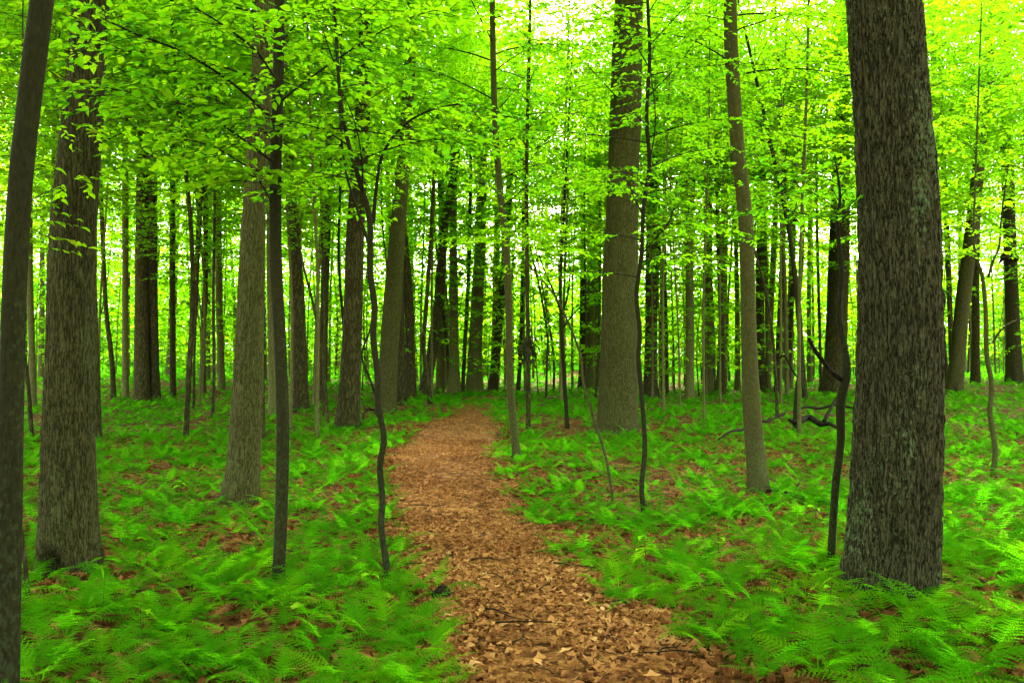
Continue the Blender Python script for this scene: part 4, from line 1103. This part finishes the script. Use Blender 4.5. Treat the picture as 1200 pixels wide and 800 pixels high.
seed_spots = []
while len(seed_spots) < 30:
    y = random.uniform(4.6, 10.5); x = random.uniform(-0.5, 0.5) * y
    if path_d(x, y) < 0.03 or not clear(x, y): continue
    seed_spots.append((x, y))
for (x, y) in seed_spots:
    lx = min(LAND, key=lambda l: (l[0] - x) ** 2 + (l[1] - y) ** 2)[2]
    o = empty('seedling', (x, y, float(zt(x, y)))); o.rotation_euler.z = random.uniform(0, 6.28)
    tag(o, 'little broad-leaved seedling among the dead leaves nearest the ' + lx, 'seedling', 'little seedlings nearest the ' + lx)
    h = random.uniform(0.12, 0.34); tb = Tubes(); tb.add(np.array([[0, 0, -0.02], [0.01, 0, h * 0.5], [-0.005, 0.01, h]]), np.array([0.004, 0.003, 0.0015]), 4)
    link('stem', tb.mesh('stem', M['pale']), o)
    for j in range(random.randint(4, 8)):
        a = 2.4 * j + random.uniform(-.4, .4); z = h * random.uniform(0.55, 1.0)
        place_leaf(o, (0, 0, z), (math.sin(a), math.cos(a), random.uniform(-0.35, 0.3)), (random.uniform(-.3, .3), random.uniform(-.3, .3), 1), random.uniform(0.06, 0.11))

def carpet():
    VV = []; FF = []; SS = []; RN = []; base = 0
    def put(fr, x, y, s, a, tilt, rn):
        nonlocal base
        V, Fs, sz = fr
        ca, sa = math.cos(a), math.sin(a); ct, st_ = math.cos(tilt), math.sin(tilt)
        Y = V[:, 1] * ct - V[:, 2] * st_; Z = V[:, 1] * st_ + V[:, 2] * ct
        W = np.stack([V[:, 0] * ca - Y * sa, V[:, 0] * sa + Y * ca, Z], -1) * s + np.array([x, y, float(zt(x, y)) - 0.01])
        VV.append(W); FF.append(Fs + base); SS.append(sz); RN.append(np.full(len(sz), rn)); base += len(V)
    lots = [(a, b, 1) for a, b in rest_near]
    x, y = scatter(10.6, 19, 10.0); lots += [(a, b, 1) for a, b in zip(x, y)]
    x, y = scatter(19, 34, 5.2); lots += [(a, b, 2) for a, b in zip(x, y)]
    x, y = scatter(34, 62, 2.3); lots += [(a, b, 3) for a, b in zip(x, y)]
    x, y = scatter(62, 92, 0.7); lots += [(a, b, 4) for a, b in zip(x, y)]
    for (a, b, l) in lots:
        if not clear(a, b): continue
        nf = random.randint(4, 6) if l == 1 else 4
        s = random.uniform(0.30, 0.48) * (1 if l == 1 else 1.12 if l == 2 else 1.5 if l == 3 else 3.2); a0 = random.uniform(0, 6.28); rn = random.random()
        for j in range(nf):
            put(random.choice(FR1 if l == 1 else FR2), a, b, s * random.uniform(0.75, 1.15), a0 + j * 6.283 / nf + random.uniform(-.4, .4), random.uniform(-0.2, 0.3), min(1, max(0, rn + random.uniform(-.2, .2))))
    me = mesh_np('fern_carpet', np.vstack(VV), np.concatenate(FF), np.concatenate(SS), M['fern'], np.concatenate(RN))
    return tag(link('fern_carpet', me), 'continuous carpet of bright ferns spreading under the farther trees', 'ferns', kind='stuff')
carpet()

# ------------------------------------------------------------------ fallen leaves
DEADS = []
for k in range(6):
    g = np.random.default_rng(900 + k)
    m_ = 8
    a = np.linspace(0, 2 * np.pi, m_, endpoint=False)
    r_ = 0.5 * (1 + (0.28 if k < 4 else 0.08) * np.where(np.arange(m_) % 2 == 0, 1, -1)) * g.uniform(0.9, 1.1, m_)
    X = np.cos(a) * r_; Y = np.sin(a) * r_ * (0.55 if k < 4 else 0.45)
    Z = g.uniform(0.35, 1.1) * Y ** 2 * 1.6 + g.uniform(-0.5, 0.6) * X ** 2 + 0.05 * g.normal(0, 1, m_)
    V = np.vstack([np.stack([X, Y, Z], -1), [[0, 0, g.uniform(-0.12, 0.12)]]])
    DEADS.append((V, np.array([[m_, j, (j + 1) % m_] for j in range(m_)])))
def litter(name, xs, ys, size, parent, lift, tilt=0.3):
    n = len(xs); VV = []; FF = []; RN = []; base = 0
    kk = rng.integers(0, 6, n); L = size * rng.uniform(0.6, 1.35, n)
    a = rng.uniform(0, 6.283, n); rx = rng.normal(0, tilt, n); ry = rng.normal(0, tilt, n)
    z = zt(xs, ys) + lift + rng.uniform(0, 0.018, n)
    rn = np.clip(rng.beta(2.0, 2.0, n) + 0.30 * fbm(np.stack([xs * 1.4, ys * 1.4, xs * 0], -1), 2) - 0.04, 0, 1)
    for k in range(6):
        m_ = kk == k; V, Fc = DEADS[k]
        nn = m_.sum()
        X, Y, Z = V[None, :, 0], V[None, :, 1], V[None, :, 2]
        Y2 = Y * np.cos(rx[m_])[:, None] - Z * np.sin(rx[m_])[:, None]; Z2 = Y * np.sin(rx[m_])[:, None] + Z * np.cos(rx[m_])[:, None]
        X2 = X * np.cos(ry[m_])[:, None] + Z2 * np.sin(ry[m_])[:, None]; Z3 = -X * np.sin(ry[m_])[:, None] + Z2 * np.cos(ry[m_])[:, None]
        c_, s_ = np.cos(a[m_])[:, None], np.sin(a[m_])[:, None]
        W = np.stack([X2 * c_ - Y2 * s_, X2 * s_ + Y2 * c_, Z3], -1) * L[m_][:, None, None] + np.stack([xs[m_], ys[m_], z[m_]], -1)[:, None]
        VV.append(W.reshape(-1, 3)); FF.append((Fc[None] + (np.arange(nn) * len(V))[:, None, None] + base).reshape(-1, 3)); base += nn * len(V)
        RN.append(np.repeat(rn[m_], len(Fc)))
    F_ = np.vstack(FF)
    me = mesh_np(name, np.vstack(VV), F_.ravel(), np.full(len(F_), 3), M['dead'], np.concatenate(RN))
    return tag(link(name, me, parent), kind='stuff')
def path_pts(y0, y1, n, spread=0.1):
    y = np.sqrt(rng.uniform(y0 ** 2, y1 ** 2, n)); y = rng.uniform(y0, y1, n)
    a, b = path_lr(y); u = rng.random(n); x = a - spread + (b - a + 2 * spread) * u
    if n > 400:                                  # trodden patches hold fewer leaves
        p_ = fbm(np.stack([x * 2.0, y * 1.3, 0 * x], -1), 2) - 0.35 * np.exp(-((u - 0.5) / 0.16) ** 2)
        k = rng.random(n) < np.clip(1.0 + 0.9 * (p_ + 0.12), 0.25, 1); x, y = x[k], y[k]
    return x, y
xa, ya = path_pts(3.4, 9, 11000); xb, yb = path_pts(9, 18, 8000); xc, yc = path_pts(18, 36, 4200)
litter('leaf_litter', np.concatenate([xa, xb, xc]), np.concatenate([ya, yb, yc]), 0.052, path, 0.015, 0.3)
def floor_pts(y0, y1, per):
    n = int(per * 0.62 * (y1 ** 2 - y0 ** 2)); y = np.sqrt(rng.uniform(y0 ** 2, y1 ** 2, n)); return rng.uniform(-0.62, 0.62, n) * y, y
xa, ya = floor_pts(3.2, 9, 220); xb, yb = floor_pts(9, 19, 80)
yc = rng.uniform(4, 22, 5200); side = rng.random(5200) < 0.5; lo, hi = path_lr(yc); off = np.abs(rng.normal(0, 0.35, 5200))
xs = np.concatenate([xa, xb, np.where(side, lo - off, hi + off)]); ys = np.concatenate([ya, yb, yc]); k_ = path_d(xs, ys) > -0.1
litter('leaf_litter', xs[k_], ys[k_], 0.075, floor, 0.012, 0.42)

# the largest fallen leaves on the path, one by one
DM = []
for k in range(6):
    V, Fc = DEADS[k]
    for r_ in (0.15, 0.4, 0.6, 0.8):
        DM.append(mesh_np('fallen_leaf', V, Fc.ravel(), np.full(len(Fc), 3), M['dead'], np.full(len(Fc), r_)))
xa, ya = path_pts(4.3, 7.5, 300, 0.0)
for x, y in zip(xa, ya):
    s = random.uniform(0.06, 0.095)
    link('fallen_leaf', random.choice(DM), path, (x, y, float(zt(x, y)) + 0.034), (random.gauss(0, .25), random.gauss(0, .25), random.uniform(0, 6.28)), (s, s, s))
for k in range(34):
    x, y = (float(v[0]) for v in path_pts(4.3, 11, 1, 0.2))
    L_ = random.uniform(0.12, 0.4); a = random.uniform(0, 6.28)
    P_ = np.array([[0, 0, 0], [L_ * 0.3, random.uniform(-.03, .03), 0.012], [L_ * 0.65, random.uniform(-.04, .04), 0.006], [L_, random.uniform(-.05, .05), 0.01]])
    tb = Tubes(); tb.add(catmull(P_, 8), np.linspace(0.006, 0.002, 8) * random.uniform(0.7, 1.3), 5)
    link('twig', tb.mesh('twig', M['deadwood']), path, (x, y, float(zt(x, y)) + 0.045), (0, 0, a))
M['yellow'] = leaf_mat('yellow_leaf', [(0, (0.5, 0.36, 0.04)), (1, (0.55, 0.4, 0.05))], [(0, (0.4, 0.3, 0.02)), (1, (0.4, 0.3, 0.02))], 0.2)
p = hit(341, 722)
yl = leaves_mesh('yellow_leaf', np.zeros((1, 3)), np.array([[0.9, -0.4, 0.25]]), np.array([[0, -0.5, 1.0]]), np.array([0.09]), 'near', 0.8, mat=M['yellow'])
yo = link('yellow_leaf', yl, floor, (p[0], p[1], p[2] + 0.06))
